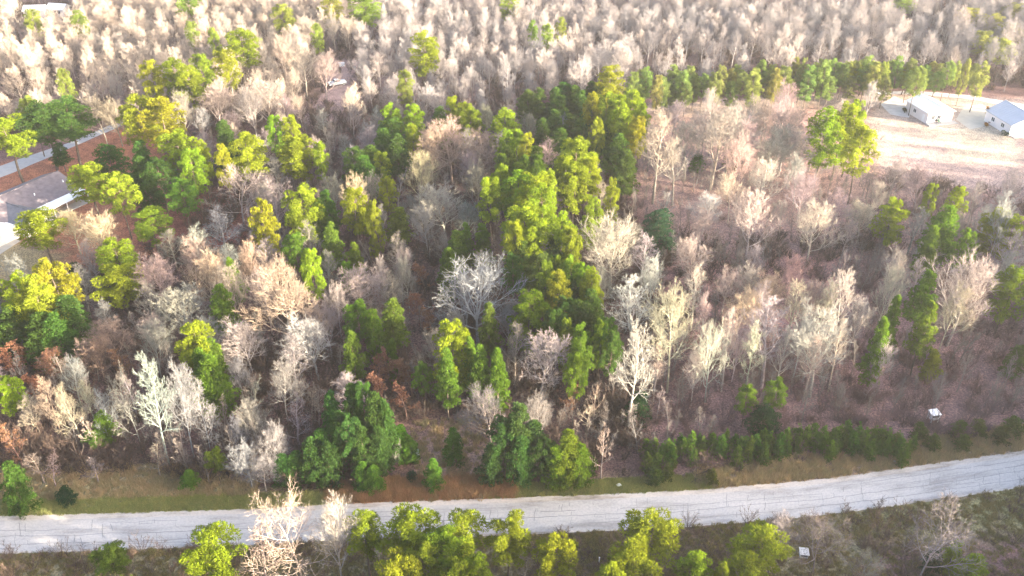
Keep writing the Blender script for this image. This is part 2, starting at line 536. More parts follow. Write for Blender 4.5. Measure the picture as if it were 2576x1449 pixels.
def def_pine(key, seed, H, W, base, kind, gap=.9, nb=4, nt=46, crad=.95, tl=.42, tw=.085):
    r = random.Random(seed)
    tr = MB(); brn = MB(); nd = MB(); col = []
    pts = []; rads = []; lx, ly = r.uniform(-.02, .02), r.uniform(-.02, .02)
    n = 10
    for i in range(n + 1):
        z = H * i / n * .985
        pts.append(Vector((lx * z + .12 * math.sin(i * .9 + seed), ly * z + .12 * math.cos(i * .7 + seed), z)))
        rads.append(max(.02, H * .0125 * (1 - .9 * (i / n))))
    tr.tube(pts, rads, 7)
    def at(z):
        f = min(n - .001, z / (H * .985) * n); i = int(f)
        return pts[i].lerp(pts[i + 1], f - i)
    z0 = H * base; z = z0; az = r.uniform(0, 6)
    while z < H - .25:
        t = (z - z0) / (H - z0)
        if kind == 'mature': prof = (0.55 + 1.0 * t - 1.25 * t ** 2.6) if t < .95 else .25
        elif kind == 'column': prof = min(1, .6 + 1.6 * t) * math.sqrt(max(0, 1 - t ** 2.4)) + .06
        elif kind == 'cone': prof = (1 - t) ** .85 * min(1, .6 + 3 * t) + .05
        else: prof = math.sqrt(max(0, 1 - (2 * t - .75) ** 2 / 1.6)) * (1 - .3 * t)
        Rz = W / 2 * max(.08, prof)
        k = nb if t < .8 else max(2, nb - 1)
        for b in range(k):
            az += 2 * math.pi / k + r.uniform(-.45, .45)
            if r.random() < (.16 if kind == 'mature' else .06): continue
            L = Rz * r.uniform(.65, 1.12)
            rise = {'mature': .15 + .4 * t, 'column': .25 + .3 * t, 'cone': .22 + .35 * t, 'cedar': .45}[kind]
            p0 = at(max(z0 * .8, z - L * rise * .5))
            d = Vector((math.cos(az), math.sin(az), 0))
            tip = at(z) + d * L; tip.z = z + r.uniform(-.25, .25) + (.25 * L * rise)
            if tip.z > H - .15: tip.z = H - .15
            mid = p0.lerp(tip, .55) + Vector((0, 0, -.08 * L))
            brn.tube([p0, mid, tip], [max(.02, .028 * L / 2), .02, .012], 3)
            tone = r.uniform(.72, 1.28)
            cr = crad * r.uniform(.75, 1.15) * (.75 + .25 * prof)
            tufts(nd, col, tip, cr, int(nt * (cr / crad) ** 2), r, tl, tw, tone)
            if L > 1.3 * crad:
                tufts(nd, col, p0.lerp(tip, .55) + Vector((0, 0, .1)), cr * .8, int(nt * .55), r, tl, tw, tone * r.uniform(.85, 1.1))
        z += gap * r.uniform(.8, 1.2) * (1 - .25 * t)
    tufts(nd, col, at(H * .98) - Vector((0, 0, .35 * crad)), crad * .65, int(nt * .7), r, tl, tw, 1.15, flat=1.2)
    nv = np.array(nd.v); w = 2 * np.percentile(np.hypot(nv[:, 0], nv[:, 1]), 95)
    mt = [tr.mesh('trunk', M_BARK, True), brn.mesh('branches', M_BARK), nd.mesh('crown', M_NEEDLE, col=col)]
    PINE[key] = dict(m=mt, H=H, w=w)
for i in range(4): def_pine('mature%d' % i, 71 + i, 18, 7.4, (.46, .52, .42, .5)[i], 'mature', 1.25, 4, 170, 1.1, .36, .062)
for i in range(3): def_pine('column%d' % i, 81 + i, 15, 6.4, (.36, .44, .26)[i], 'column', 1.0, 4, 120, .88, .34, .06)
for i in range(3): def_pine('spire%d' % i, 111 + i, 13, 5.2, (.24, .16, .30)[i], 'cone', .85, 5, 95, .74, .32, .056)
for i in range(2): def_pine('cone%d' % i, 91 + i, 10, 5.0, .08, 'cone', .75, 5, 80, .66, .30, .052)
for i in range(2): def_pine('cedar%d' % i, 96 + i, 9, 6.0, .05, 'cedar', .8, 6, 90, .75, .24, .052)
for i in range(2): def_pine('sapling%d' % i, 101 + i, 4, 2.3, .08, 'cone', .42, 4, 26, .42, .30, .06)

def shrub_mesh(seed, leafy=False, H=1.6, W=2.0, n=16, leaves=0):
    r = random.Random(seed); mb = MB(); col = []
    tips = []
    for i in range(n):
        a = r.uniform(0, 6.28); q = r.uniform(.1, 1)
        p = Vector((math.cos(a), math.sin(a), 0)) * q * .35 * W * .5
        d = Vector((math.cos(a) * q * .8, math.sin(a) * q * .8, 1)).normalized()
        L = H * r.uniform(.6, 1.1)
        pts = [p]; 
        for k in range(3):
            d = (d + rdir(r) * .22).normalized(); pts.append(pts[-1] + d * L / 3)
        mb.tube(pts, [.028, .022, .018, .010], 3); tips.append(pts[-1])
        for k in range(5):
            b = pts[1].lerp(pts[3], r.random()); d2 = (d + rdir(r) * .9 + Vector((0, 0, .3))).normalized()
            e = b + d2 * L * r.uniform(.2, .42); mb.tube([b, e], [.018, .009], 3); tips.append(e)
            for q2 in range(2):
                e2 = e.lerp(b, .3) + (d2 + rdir(r) * .8).normalized() * L * .16
                mb.tube([e.lerp(b, .4), e2], [.013, .008], 3); tips.append(e2)
    return mb, tips
BRUSH = []
for i in range(4):
    mb, _ = shrub_mesh(200 + i, H=(1.4, 2.0, 1.1, 2.6)[i], W=(2.2, 1.8, 2.4, 2.0)[i])
    BRUSH.append(mb.mesh('brush', M_BARK))
def tuft_mesh(seed, H, W, n):
    r = random.Random(seed); mb = MB(); col = []
    for i in range(n):
        a = r.uniform(0, 6.28); q = r.random() ** .5 * W / 2
        p = Vector((math.cos(a) * q, math.sin(a) * q, 0))
        d = Vector((r.uniform(-.5, .5), r.uniform(-.5, .5), 1)).normalized()
        s = d.cross(rdir(r)).normalized() * .035
        e = p + d * H * r.uniform(.6, 1.2)
        n0 = len(mb.v); mb.v += [tuple(p - s), tuple(p + s), tuple(e)]; mb.f.append((n0, n0 + 1, n0 + 2))
        t = r.uniform(.7, 1.3); col += [(t, t, t, 1)] * 3
    return mb.mesh('tuft', M_GRASS, col=col)
TUFT = [tuft_mesh(300, .35, 1.0, 60), tuft_mesh(301, .55, .9, 60), tuft_mesh(302, .9, .9, 60)]
# clumps of leaves still hanging on a young oak
def leafcloud(key, seed, n=1500, size=.16):
    r = random.Random(seed); me = BARE[key]['m'][2]
    vv = np.empty(len(me.vertices) * 3, np.float32); me.vertices.foreach_get('co', vv); vv = vv.reshape(-1, 3)
    mb = MB(); col = []
    for i in range(n):
        p = Vector(vv[r.randrange(len(vv))]) + rdir(r) * .08
        a = rdir(r) * size; b = rdir(r) * size
        n0 = len(mb.v); mb.v += [tuple(p - a * .5), tuple(p + a * .5), tuple(p + b)]; mb.f.append((n0, n0 + 1, n0 + 2))
        t = r.uniform(.6, 1.3); col += [(t, t * .95, t * .9, 1)] * 3
    return mb.mesh('leaves', M_LEAF, col=col)
BARE['sapl0']['leaves'] = leafcloud('sapl0', 5, 1400, .17)
BARE['dome0']['leaves'] = leafcloud('dome0', 6, 4200, .2)

# ------------------------------------------------------------------ placing trees
PALE, TAN, PINK, BLUISH, DARKB, RED = (.40,.38,.36), (.42,.375,.32), (.40,.35,.33), (.36,.37,.37), (.16,.13,.12), (.33,.16,.11)  # TAN has sunlight, BLUISH has shade put into the bark colour
LIT, GREEN, DARK, CEDAR, HAZY, BLUEG = (.19,.245,.020), (.095,.16,.022), (.060,.115,.026), (.028,.065,.034), (.19,.24,.05), (.035,.085,.05)  # LIT, GREEN, DARK, HAZY
ORD = ['first','second','third','fourth','fifth','sixth','seventh','eighth','ninth','tenth','eleventh','twelfth','thirteenth','fourteenth','fifteenth','sixteenth','seventeenth','eighteenth','nineteenth','twentieth']
def ordinal(i, n):
    if n == 1: return ''
    if i == 0: return 'leftmost'
    if i == n - 1: return 'rightmost'
    return (ORD[i] if i < 20 else '%dth' % (i + 1)) + ' from left'
TREES = []       # ground positions already taken: x, y, radius
def solve(x, yt, hspec):
    """ground point and height of a tree whose top is seen at x, yt; hspec > 0 height in m, < 0 photo y of its foot"""
    if hspec > 0:
        p = V(x, yt, hspec); return Vector((p.x, p.y, 0)), hspec
    # foot is at photo y = -hspec: find the x of the foot such that top lands on x
    g = V(x, -hspec); h = 1.0
    for _ in range(400):
        if proj((g.x, g.y, h))[1] <= yt: break
        h += .1
    p = V(x, yt, h); return Vector((p.x, g.y, 0)), h
SUFFIX = {}
def put(kindname, proto, loc, h, wm, color, label, cat, group, leafcol=None, rz=None, names=('trunk','branches','twigs'), barkcol=None, lean=(0, 0)):
    root = empty(kindname, loc, U(0, 6.28) if rz is None else rz, label, cat, group)
    sz = h / proto['H']; sx = max(sz * .45, min(sz * 1.9, wm / proto['w']))
    root.scale = (sx, sx, sz)
    if lean != (0, 0): root.rotation_euler = (lean[1], lean[0], root.rotation_euler[2])
    for i, nm in enumerate(names):
        o = bpy.data.objects.new(nm, proto['m'][i]); link(o, root)
        if nm == 'twigs': o['kind'] = 'stuff'
        if nm == 'crown': o.color = (*color, 1)
        else:
            k_ = {'twigs': .86, 'branches': 1.08}.get(nm, 1.0) if barkcol is None else 1.0
            o.color = (*[min(1, q * k_) for q in (barkcol or color)], 1)
    if leafcol and 'leaves' in proto:
        o = bpy.data.objects.new('leaves', proto['leaves']); link(o, root); o.color = (*leafcol, 1); o['kind'] = 'stuff'
    TREES.append((loc.x, loc.y, wm / 2))
    return root
def width_m(p, h, wpx):
    return wpx * proj((p.x, p.y, h))[2] / FPX
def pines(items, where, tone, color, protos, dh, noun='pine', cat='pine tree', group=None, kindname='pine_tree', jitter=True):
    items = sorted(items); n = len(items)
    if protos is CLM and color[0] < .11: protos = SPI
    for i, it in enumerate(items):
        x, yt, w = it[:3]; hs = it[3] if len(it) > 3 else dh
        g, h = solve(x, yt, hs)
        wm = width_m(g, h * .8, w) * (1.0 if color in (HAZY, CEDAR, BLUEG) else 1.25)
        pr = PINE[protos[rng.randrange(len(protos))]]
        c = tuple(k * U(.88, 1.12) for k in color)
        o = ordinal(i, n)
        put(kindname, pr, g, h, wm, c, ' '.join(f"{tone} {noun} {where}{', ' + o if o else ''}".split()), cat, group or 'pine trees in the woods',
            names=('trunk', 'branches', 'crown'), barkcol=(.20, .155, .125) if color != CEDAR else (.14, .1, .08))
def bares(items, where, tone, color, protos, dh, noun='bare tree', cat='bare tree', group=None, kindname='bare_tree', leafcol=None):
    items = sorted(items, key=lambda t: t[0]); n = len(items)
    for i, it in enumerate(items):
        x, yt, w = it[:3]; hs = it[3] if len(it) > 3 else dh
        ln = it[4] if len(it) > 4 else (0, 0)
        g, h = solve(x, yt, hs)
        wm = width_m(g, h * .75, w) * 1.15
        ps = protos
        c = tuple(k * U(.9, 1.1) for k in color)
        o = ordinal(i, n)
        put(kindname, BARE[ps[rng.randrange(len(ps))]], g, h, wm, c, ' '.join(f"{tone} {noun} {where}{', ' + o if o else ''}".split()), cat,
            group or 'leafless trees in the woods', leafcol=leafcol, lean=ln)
MAT = ['mature0','mature1','mature2','mature3']; CLM = ['column0','column1','column2']; CON = ['cone0','cone1']; SPI = ['spire0','spire1','spire2','column1']; CED = ['cedar0','cedar1']; SAP = ['sapling0','sapling1']
DOM = ['dome0','dome1','dome2']; VAS = ['vase0','vase1','dome2']; SLI = ['slim0','slim1']; WID = ['wide0','wide1']; SPL = ['sapl0','sapl1']
MC = ['mature0','mature2','column1']

# pines, by stand, with sun or shade put into most needle colours ---------------------------------------------------
pines([(605,77,75),(560,125,62),(500,137,52),(433,150,48),(375,155,52),(470,168,60)], 'in the upper left clump behind the leafless trees', 'sunlit', LIT, MC, 17)
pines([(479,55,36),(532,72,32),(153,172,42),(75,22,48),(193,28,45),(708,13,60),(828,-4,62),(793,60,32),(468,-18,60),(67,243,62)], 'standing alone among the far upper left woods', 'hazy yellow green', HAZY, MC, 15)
pines([(97,266,128,-428),(160,260,112,-420)], 'leaning over the side road', 'large dark', DARK, ['mature1','mature3'], 17)
pines([(143,362,38,-433)], 'beside the side road under the big dark pair', 'small dark', DARK, CLM, 8)
pines([(6,298,105,-472)], 'cut by the left picture edge above the house roof', 'tall sunlit', LIT, ['mature1'], 17)
pines([(338,243,85),(398,250,85)], 'where the side road meets the woods', 'broad sunlit', LIT, MC, 18)
pines([(268,366,76,-468)], 'cone shaped, between house and red straw floor', 'dark', DARK, ['cedar0'], 10, noun='conifer')
pines([(350,355,55),(392,400,70),(345,395,60),(560,305,55)], 'in the shaded grove right of the red straw yard', 'dark green', DARK, CLM, 14)
pines([(440,335,72),(500,356,44),(555,366,36),(612,343,78),(475,375,60)], 'in the sunlit cluster above the branching grey tree', 'bright yellow green', LIT, MC, 16)
pines([(686,290,40),(727,290,42),(746,347,80),(803,358,30)], 'in the middle left woods near the driveway line', 'yellow green', LIT, MC, 15)
pines([(213,418,78,-560),(288,438,72,-600)], 'at the right end of the grey house roof', 'sunlit', LIT, MC, 12)
pines([(450,452,68,-590)], 'over the red straw, tall with dark lower crown', 'tall', GREEN, ['column1'], 15)
pines([(90,535,108,-672),(372,530,84,-650)], 'standing free on the lawn below the grey house', 'sunlit round crowned', LIT, ['mature2','mature0'], 12)
pines([(285,610,80,-760),(288,672,92,-812)], 'of the stacked pair left of centre, slender trunked', 'bright', LIT, ['mature0','mature2'], 14)
pines([(118,660,92),(30,692,80),(75,705,80)], 'in the big clump at the left edge', 'bright yellow', LIT, CLM, 15)
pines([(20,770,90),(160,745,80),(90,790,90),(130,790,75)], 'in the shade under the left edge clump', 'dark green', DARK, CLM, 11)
pines([(183,662,46,-720)], 'small and round on the brown slope', 'dark green', CEDAR, CED, 4, noun='cedar', cat='cedar', kindname='cedar_tree')
pines([(480,818,76)], 'with yellow top in the lower left thicket', 'round', LIT, ['mature2'], 14)
pines([(525,853,66),(522,898,72),(500,880,60)], 'below the yellow topped pine in the lower left thicket', 'mid green', GREEN, CLM, 12)
pines([(653,505,55),(753,470,78),(778,628,48)], 'bright crowned among the pale leafless trees left of centre', 'bright', LIT, ['column0','column1','mature2'], 16)
pines([(738,590,56),(550,720,60),(575,650,40),(800,500,50),(830,560,50),(820,480,46)], 'shaded between leafless trees left of centre', 'green', GREEN, CLM, 12)
pines([(12,952,56)], 'at the left edge above the pale thicket', 'sunlit', LIT, MC, 10)
pines([(15,1165,60,-1290)], 'at the left edge beside the road verge', 'dark', DARK, CON, 7)
pines([(1065,82,64)], 'with full oval crown alone in the grey woods', 'sunlit', LIT, ['column0'], 17)
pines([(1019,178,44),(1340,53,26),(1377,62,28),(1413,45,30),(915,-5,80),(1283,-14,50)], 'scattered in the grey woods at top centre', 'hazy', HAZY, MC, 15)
pines([(982,264,48),(1036,268,52),(1036,318,38),(1138,245,38),(1170,257,40),(1183,272,56),(1268,279,64)], 'in the row behind the broad tan domed tree', 'sunlit', LIT, CLM, 14)
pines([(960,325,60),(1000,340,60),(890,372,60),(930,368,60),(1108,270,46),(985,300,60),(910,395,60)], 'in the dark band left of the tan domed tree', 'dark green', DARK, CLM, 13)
pines([(955,382,44),(972,447,44)], 'slim and sunlit beside the tan domed tree', 'slim sunlit', LIT, CLM, 12)
pines([(1328,228,60),(1420,208,60),(1400,222,50),(1445,215,46),(1487,205,40),(1355,222,46),(1405,240,50),(1465,228,46),(1510,212,40)], 'in the hazy row at the back of the clearing track', 'dark', DARK, CLM, 12)
pines([(1538,165,62)], 'tallest of the clump at the clearing corner', 'sunlit', LIT, ['column0'], 17)
pines([(1490,238,44),(1528,234,50),(1560,238,46),(1594,233,58),(1615,262,40),(1565,276,62),(1502,296,32),(1606,292,44)], 'in the rounded sunlit clump at the clearing corner', 'sunlit', LIT, CLM, 16)
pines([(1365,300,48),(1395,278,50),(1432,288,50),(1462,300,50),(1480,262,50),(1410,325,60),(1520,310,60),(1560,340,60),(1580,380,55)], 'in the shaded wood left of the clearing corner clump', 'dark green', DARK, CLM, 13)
pines([(1272,330,40),(1300,326,44),(1325,335,36)], 'in the small bright trio above the central grove', 'bright', LIT, CLM, 15)
pines([(1280,370,60),(1345,370,60),(1320,393,46),(1352,390,50),(1262,388,38),(1300,410,60)], 'in the dark wood under the bright trio', 'green', GREEN, CLM, 14)
pines([(1453,352,76),(1482,398,52),(1425,398,58),(1447,414,62)], 'on the tall slope clump above the yellow crowns', 'sunlit', LIT, MC, 17)
pines([(1258,420,40),(1234,446,52),(1302,440,80),(1340,446,84),(1378,432,38),(1365,470,60)], 'in the bright mass at the heart of the grove', 'bright yellow', LIT, ['mature0','mature3','column0'], 17)
pines([(888,474,60),(937,509,30)], 'between the pale trees left of the central grove', 'sunlit', LIT, CLM, 15)
pines([(1000,525,56),(888,612,38),(868,658,30),(985,852,28),(905,520,60)], 'low and shaded left of the central grove', 'green', GREEN, CLM, 10)
pines([(1170,562,36),(1213,564,46),(1145,582,56),(1125,625,50)], 'in the green group above the spreading white tree', 'green', GREEN, CLM, 12)
pines([(1322,522,92),(1412,550,70),(1298,560,50),(1345,560,60),(1440,575,40)], 'in the yellow crowned pair of masses above mid grove', 'bright yellow', LIT, ['mature0','mature3','column0'], 16)
pines([(1490,500,44),(1542,452,34)], 'slim, right of the yellow masses by the red slope', 'slim sunlit', LIT, CLM, 14)
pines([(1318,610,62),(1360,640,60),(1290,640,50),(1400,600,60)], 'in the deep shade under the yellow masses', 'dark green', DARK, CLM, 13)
pines([(1376,664,50),(1402,645,40),(1438,650,52),(1466,665,50),(1488,682,56),(1405,690,60)], 'on top of the long lower grove', 'sunlit green', (.16,.22,.022), CLM, 15)
pines([(1330,740,80)], 'standing out at the left of the lower grove', 'yellow topped', (.17,.225,.020), ['column2'], 14)
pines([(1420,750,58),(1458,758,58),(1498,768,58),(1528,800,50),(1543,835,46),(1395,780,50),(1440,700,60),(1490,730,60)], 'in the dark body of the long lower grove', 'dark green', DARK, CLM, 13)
pines([(1428,806,26),(1463,818,42),(1462,852,52),(1514,806,30),(1450,890,44)], 'at the foot of the long lower grove', 'green', (.12,.18,.022), CLM, 13)
pines([(1138,814,84)], 'with bright yellow top right below the spreading white tree', 'tall', (.17,.225,.020), ['column2'], 15)
pines([(1205,872,52),(1252,880,52),(1180,850,40),(1120,880,50),(1232,765,46)], 'beside the bright topped pine under the spreading tree', 'green', GREEN, CLM, 13)
pines([(895,760,66),(935,780,50),(985,756,60),(880,835,48)], 'in the green patch under the white bare crown', 'green', GREEN, CLM, 12)
pines([(1062,915,46)], 'small, above the grassy glade', 'green', GREEN, CLM, 9)
pines([(1662,530,100,-650)], 'dense and blue green in the clearing', 'broad dark', BLUEG, ['cedar0'], 9, noun='cedar', cat='cedar', kindname='cedar_tree')
pines([(1852,383,40,-425),(1757,390,34,-432)], 'low bush shaped in the upper clearing', 'dark', DARK, CED, 4, noun='cedar', cat='cedar', kindname='cedar_tree')
# rows behind the clearing, haze put into their pale needle colours
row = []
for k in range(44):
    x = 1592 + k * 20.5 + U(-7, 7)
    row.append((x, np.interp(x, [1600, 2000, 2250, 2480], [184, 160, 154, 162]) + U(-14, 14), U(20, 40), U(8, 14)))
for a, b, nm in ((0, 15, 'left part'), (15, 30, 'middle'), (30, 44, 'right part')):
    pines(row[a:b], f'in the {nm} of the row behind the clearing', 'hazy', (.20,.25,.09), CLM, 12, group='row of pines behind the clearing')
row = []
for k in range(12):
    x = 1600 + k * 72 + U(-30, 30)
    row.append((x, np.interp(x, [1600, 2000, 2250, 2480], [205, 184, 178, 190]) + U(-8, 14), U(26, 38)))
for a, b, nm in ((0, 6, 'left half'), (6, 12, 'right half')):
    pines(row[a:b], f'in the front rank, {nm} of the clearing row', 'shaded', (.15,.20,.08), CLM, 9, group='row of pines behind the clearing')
pines([(2050,182,30,-252),(2145,168,48,-240),(2178,166,50,-242),(2212,169,50,-238),(2285,174,44,-238),(2308,173,44,-241),(2335,187,30,-243)], 'in the open row by the white garage', 'sunlit', LIT, ['mature1','mature2','mature0'], 13)
pines([(2088,276,70),(2132,264,60),(2160,257,56),(2176,318,72)], 'in the tall clump left of the white garage', 'sunlit', LIT, ['column0','column2','column1'], 18)
pines([(2272,-5,60),(2445,20,60),(2500,35,64),(2545,60,64),(2560,10,60),(2480,80,60),(2525,100,60)], 'in the washed out top right corner', 'pale green', (.24,.28,.10), CLM, 10)  # washed out haze put into the paler needle colour
pines([(2254,505,62),(2350,462,32),(2420,470,40),(2520,530,70),(2560,545,50)], 'on the scrubby slope below the white garage', 'pale sunlit', LIT, CLM, 12)
pines([(2385,520,80),(2440,578,46),(2350,570,50)], 'leaning and shaded on the right slope', 'green', GREEN, CLM, 14)
pines([(2338,682,60),(2260,745,38),(2345,760,50),(2228,800,46)], 'slim over purple brush at right', 'green', GREEN, CLM, 14)
pines([(2562,676,80)], 'cut by the right picture edge, yellow topped', 'big', (.17,.225,.020), ['column2'], 13)
pines([(2358,880,40,-960)], 'small alone in the purple brush at right', 'yellow', LIT, CON, 5)
pines([(2570,874,50,-950)], 'at the right picture edge in purple brush', 'dark', DARK, CED, 6, noun='cedar', cat='cedar', kindname='cedar_tree')
pines([(1884,972,46,-1075),(1957,954,50,-1070)], 'of the two green ones above the hedge row', 'tall', GREEN, CLM, 8)
pines([(1930,1026,84,-1100),(1608,990,66,-1075)], 'low and rounded at the edge of the purple brush', 'black green', CEDAR, CED, 5, noun='cedar', cat='cedar', kindname='cedar_tree')
# young pines along the road
row = []
for k in range(46):
    x = 1622 + k * 15.2 + U(-5, 5)
    row.append((x, np.interp(x, [1620, 1720, 2000, 2150, 2300], [1118, 1098, 1078, 1066, 1100]) + U(-10, 14), U(18, 30), U(2.6, 5.2)))
row2 = []
for k in range(30):
    x = 1630 + k * 21 + U(-6, 6)
    row2.append((x, np.interp(x, [1620, 1720, 2000, 2150, 2300], [1140, 1122, 1105, 1095, 1125]) + U(-8, 12), U(15, 27), U(2.0, 4.2)))
for a, b, nm in ((0, 15, 'left third'), (15, 31, 'middle third'), (31, 46, 'right third')):
    pines(row[a:b], f'in the back rank, {nm} of the hedge row', 'young dark', (.085,.16,.03), SAP, 4.2, cat='young pine', kindname='young_pine', group='young pines in the hedge row by the road')
for a, b, nm in ((0, 15, 'left half'), (15, 30, 'right half')):
    pines(row2[a:b], f'in the front rank, {nm} of the hedge row', 'young green', (.09,.16,.03), SAP, 3.4, cat='young pine', kindname='young_pine', group='young pines in the hedge row by the road')
pines([(1650,1178,34),(1680,1170,32),(2320,1066,34),(2355,1092,30),(2420,1060,36),(2470,1055,36),(2430,1095,32),(2560,1050,44),(2530,1075,34),(1490,1150,30),(1795,1178,26)], 'standing apart near the right road verge', 'small', (.08,.11,.03), SAP, 3, cat='young pine', kindname='young_pine', group='young pines by the road')
# front groups above the road
pines([(880,966,60,-1160),(908,964,50,-1165),(940,992,60,-1180),(965,1008,50,-1180),(848,1040,60,-1190),(830,985,50,-1150),(872,1050,60,-1205),(905,1075,60,-1205),(950,1075,56,-1200),(800,1085,60,-1200)], 'in the big green clump left of the glade', 'rich green', (.05,.115,.028), CLM, 11)
pines([(780,1108,60,-1222),(740,1140,56,-1218),(706,1144,50,-1222),(820,1115,56,-1222)], 'at the low left end of the big green clump', 'rich green', (.05,.115,.03), CON, 6)
pines([(905,1164,44,-1232),(937,1174,44,-1235),(1005,1072,44,-1160),(1030,1100,40,-1165),(1138,1078,44,-1170),(1087,1156,40,-1232)], 'young, around the glade of dry grass', 'bright green', (.08,.18,.022), CON, 5, cat='young pine')
pines([(1300,1018,76,-1200),(1268,1052,70,-1205),(1340,1062,70,-1200),(1236,1120,52,-1222),(1370,1100,56,-1215),(1310,1100,60,-1222)], 'in the clump right of the glade', 'dark green', (.048,.105,.03), CLM, 9)
pines([(1430,1084,66,-1220),(1400,1120,56,-1222),(1462,1120,52,-1222)], 'with the yellow top beside the right of glade clump', 'bright', (.14,.20,.022), CON, 7)
pines([(252,1035,50,-1120),(233,1085,50,-1140),(535,1132,46,-1215),(470,1185,44,-1235),(500,920,50)], 'low among the pale thicket trees', 'mid green', GREEN, CLM, 5)
pines([(157,1228,48,-1268),(1035,1185,26,-1210),(2360,1388,50,-1450)], 'bush shaped on the verge', 'dark', CEDAR, CED, 2.4, noun='cedar', cat='cedar', kindname='cedar_tree')
# in front of the road
pines([(520,1343,112)], 'in front of the road, left of the pale tree', 'bright yellow', LIT, ['mature2'], 11)
pines([(272,1378,78)], 'with flat top in front of the road', 'mid green', GREEN, ['mature2'], 6)
pines([(912,1292,80),(1030,1292,112),(1160,1302,100),(1120,1345,88),(1278,1309,88),(1060,1380,80),(1200,1400,60),(1000,1400,90),(1150,1420,80)], 'in the sunlit clump in front of the road', 'full', (.17,.225,.020), ['mature0','mature2','column0','column2'], 11)
pines([(1398,1358,90),(1640,1304,130),(1592,1390,110),(1540,1425,70)], 'standing in the right of front verge', 'sunlit', LIT, ['mature0','mature2'], 10)
pines([(1755,1395,70),(1925,1336,120),(1880,1400,90),(1820,1422,40)], 'beside the grey bramble in front', 'sunlit', (.17,.225,.020), ['mature2','column2'], 9)
pines([(2410,1360,46),(2462,1398,66)], 'small at the bottom right', 'yellow', LIT, CON, 6)

# bare trees ---------------------------------------------------------
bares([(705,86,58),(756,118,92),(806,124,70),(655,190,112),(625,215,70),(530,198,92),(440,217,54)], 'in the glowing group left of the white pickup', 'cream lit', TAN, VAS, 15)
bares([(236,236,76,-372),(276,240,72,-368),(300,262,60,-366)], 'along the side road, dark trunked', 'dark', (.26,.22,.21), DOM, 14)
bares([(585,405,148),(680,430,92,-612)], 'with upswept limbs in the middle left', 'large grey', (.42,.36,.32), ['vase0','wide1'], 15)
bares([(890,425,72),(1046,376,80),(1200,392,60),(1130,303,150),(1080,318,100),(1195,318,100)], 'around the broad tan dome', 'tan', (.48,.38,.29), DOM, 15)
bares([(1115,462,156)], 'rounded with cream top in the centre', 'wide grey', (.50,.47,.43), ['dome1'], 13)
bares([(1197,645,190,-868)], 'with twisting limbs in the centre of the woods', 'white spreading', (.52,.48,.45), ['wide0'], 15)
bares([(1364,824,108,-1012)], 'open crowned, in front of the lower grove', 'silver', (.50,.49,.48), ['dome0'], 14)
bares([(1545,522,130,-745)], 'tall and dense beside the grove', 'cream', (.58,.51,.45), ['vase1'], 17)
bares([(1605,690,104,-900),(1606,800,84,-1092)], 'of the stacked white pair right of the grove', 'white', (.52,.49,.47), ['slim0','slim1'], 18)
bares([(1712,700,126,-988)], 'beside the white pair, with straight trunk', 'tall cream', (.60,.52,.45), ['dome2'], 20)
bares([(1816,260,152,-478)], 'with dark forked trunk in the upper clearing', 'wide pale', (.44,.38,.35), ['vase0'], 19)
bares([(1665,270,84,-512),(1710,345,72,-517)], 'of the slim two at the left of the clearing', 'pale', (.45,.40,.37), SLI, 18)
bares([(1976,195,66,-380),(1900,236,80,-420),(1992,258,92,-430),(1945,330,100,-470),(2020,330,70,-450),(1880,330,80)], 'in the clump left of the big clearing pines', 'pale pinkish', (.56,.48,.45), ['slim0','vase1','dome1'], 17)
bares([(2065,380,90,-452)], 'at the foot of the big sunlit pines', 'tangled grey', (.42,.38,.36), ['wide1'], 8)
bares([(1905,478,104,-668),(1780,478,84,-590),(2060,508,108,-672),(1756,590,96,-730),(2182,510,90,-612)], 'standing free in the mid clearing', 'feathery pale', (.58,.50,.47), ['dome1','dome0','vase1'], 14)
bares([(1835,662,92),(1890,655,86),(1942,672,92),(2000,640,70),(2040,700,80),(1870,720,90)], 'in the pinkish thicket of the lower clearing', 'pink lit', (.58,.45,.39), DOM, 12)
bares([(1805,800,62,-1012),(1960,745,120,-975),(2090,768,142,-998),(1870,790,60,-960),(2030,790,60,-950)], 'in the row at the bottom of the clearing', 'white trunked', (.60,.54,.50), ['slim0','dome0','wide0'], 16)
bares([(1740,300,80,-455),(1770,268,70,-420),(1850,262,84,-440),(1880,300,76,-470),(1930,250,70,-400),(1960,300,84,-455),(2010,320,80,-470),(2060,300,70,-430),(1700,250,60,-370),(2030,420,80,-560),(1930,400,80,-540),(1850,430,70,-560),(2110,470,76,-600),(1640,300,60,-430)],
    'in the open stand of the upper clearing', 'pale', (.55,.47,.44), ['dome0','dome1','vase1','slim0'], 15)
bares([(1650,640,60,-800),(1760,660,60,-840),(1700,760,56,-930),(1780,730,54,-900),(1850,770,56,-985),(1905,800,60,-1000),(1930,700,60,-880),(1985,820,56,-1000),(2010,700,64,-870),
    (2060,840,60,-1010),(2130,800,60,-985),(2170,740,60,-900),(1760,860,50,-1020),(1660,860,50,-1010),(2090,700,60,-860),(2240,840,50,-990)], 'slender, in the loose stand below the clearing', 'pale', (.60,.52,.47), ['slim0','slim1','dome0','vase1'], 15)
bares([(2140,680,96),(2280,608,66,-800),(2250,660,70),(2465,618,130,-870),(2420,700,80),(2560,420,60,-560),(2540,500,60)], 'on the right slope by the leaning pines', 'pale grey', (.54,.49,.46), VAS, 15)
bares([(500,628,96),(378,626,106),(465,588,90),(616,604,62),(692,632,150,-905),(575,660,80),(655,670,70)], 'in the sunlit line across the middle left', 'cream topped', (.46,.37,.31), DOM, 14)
bares([(450,728,132),(890,658,132),(1002,620,60),(1020,640,50),(840,700,60),(960,640,44)], 'in the shaded middle left woods', 'grey', (.42,.38,.36), DOM, 12)
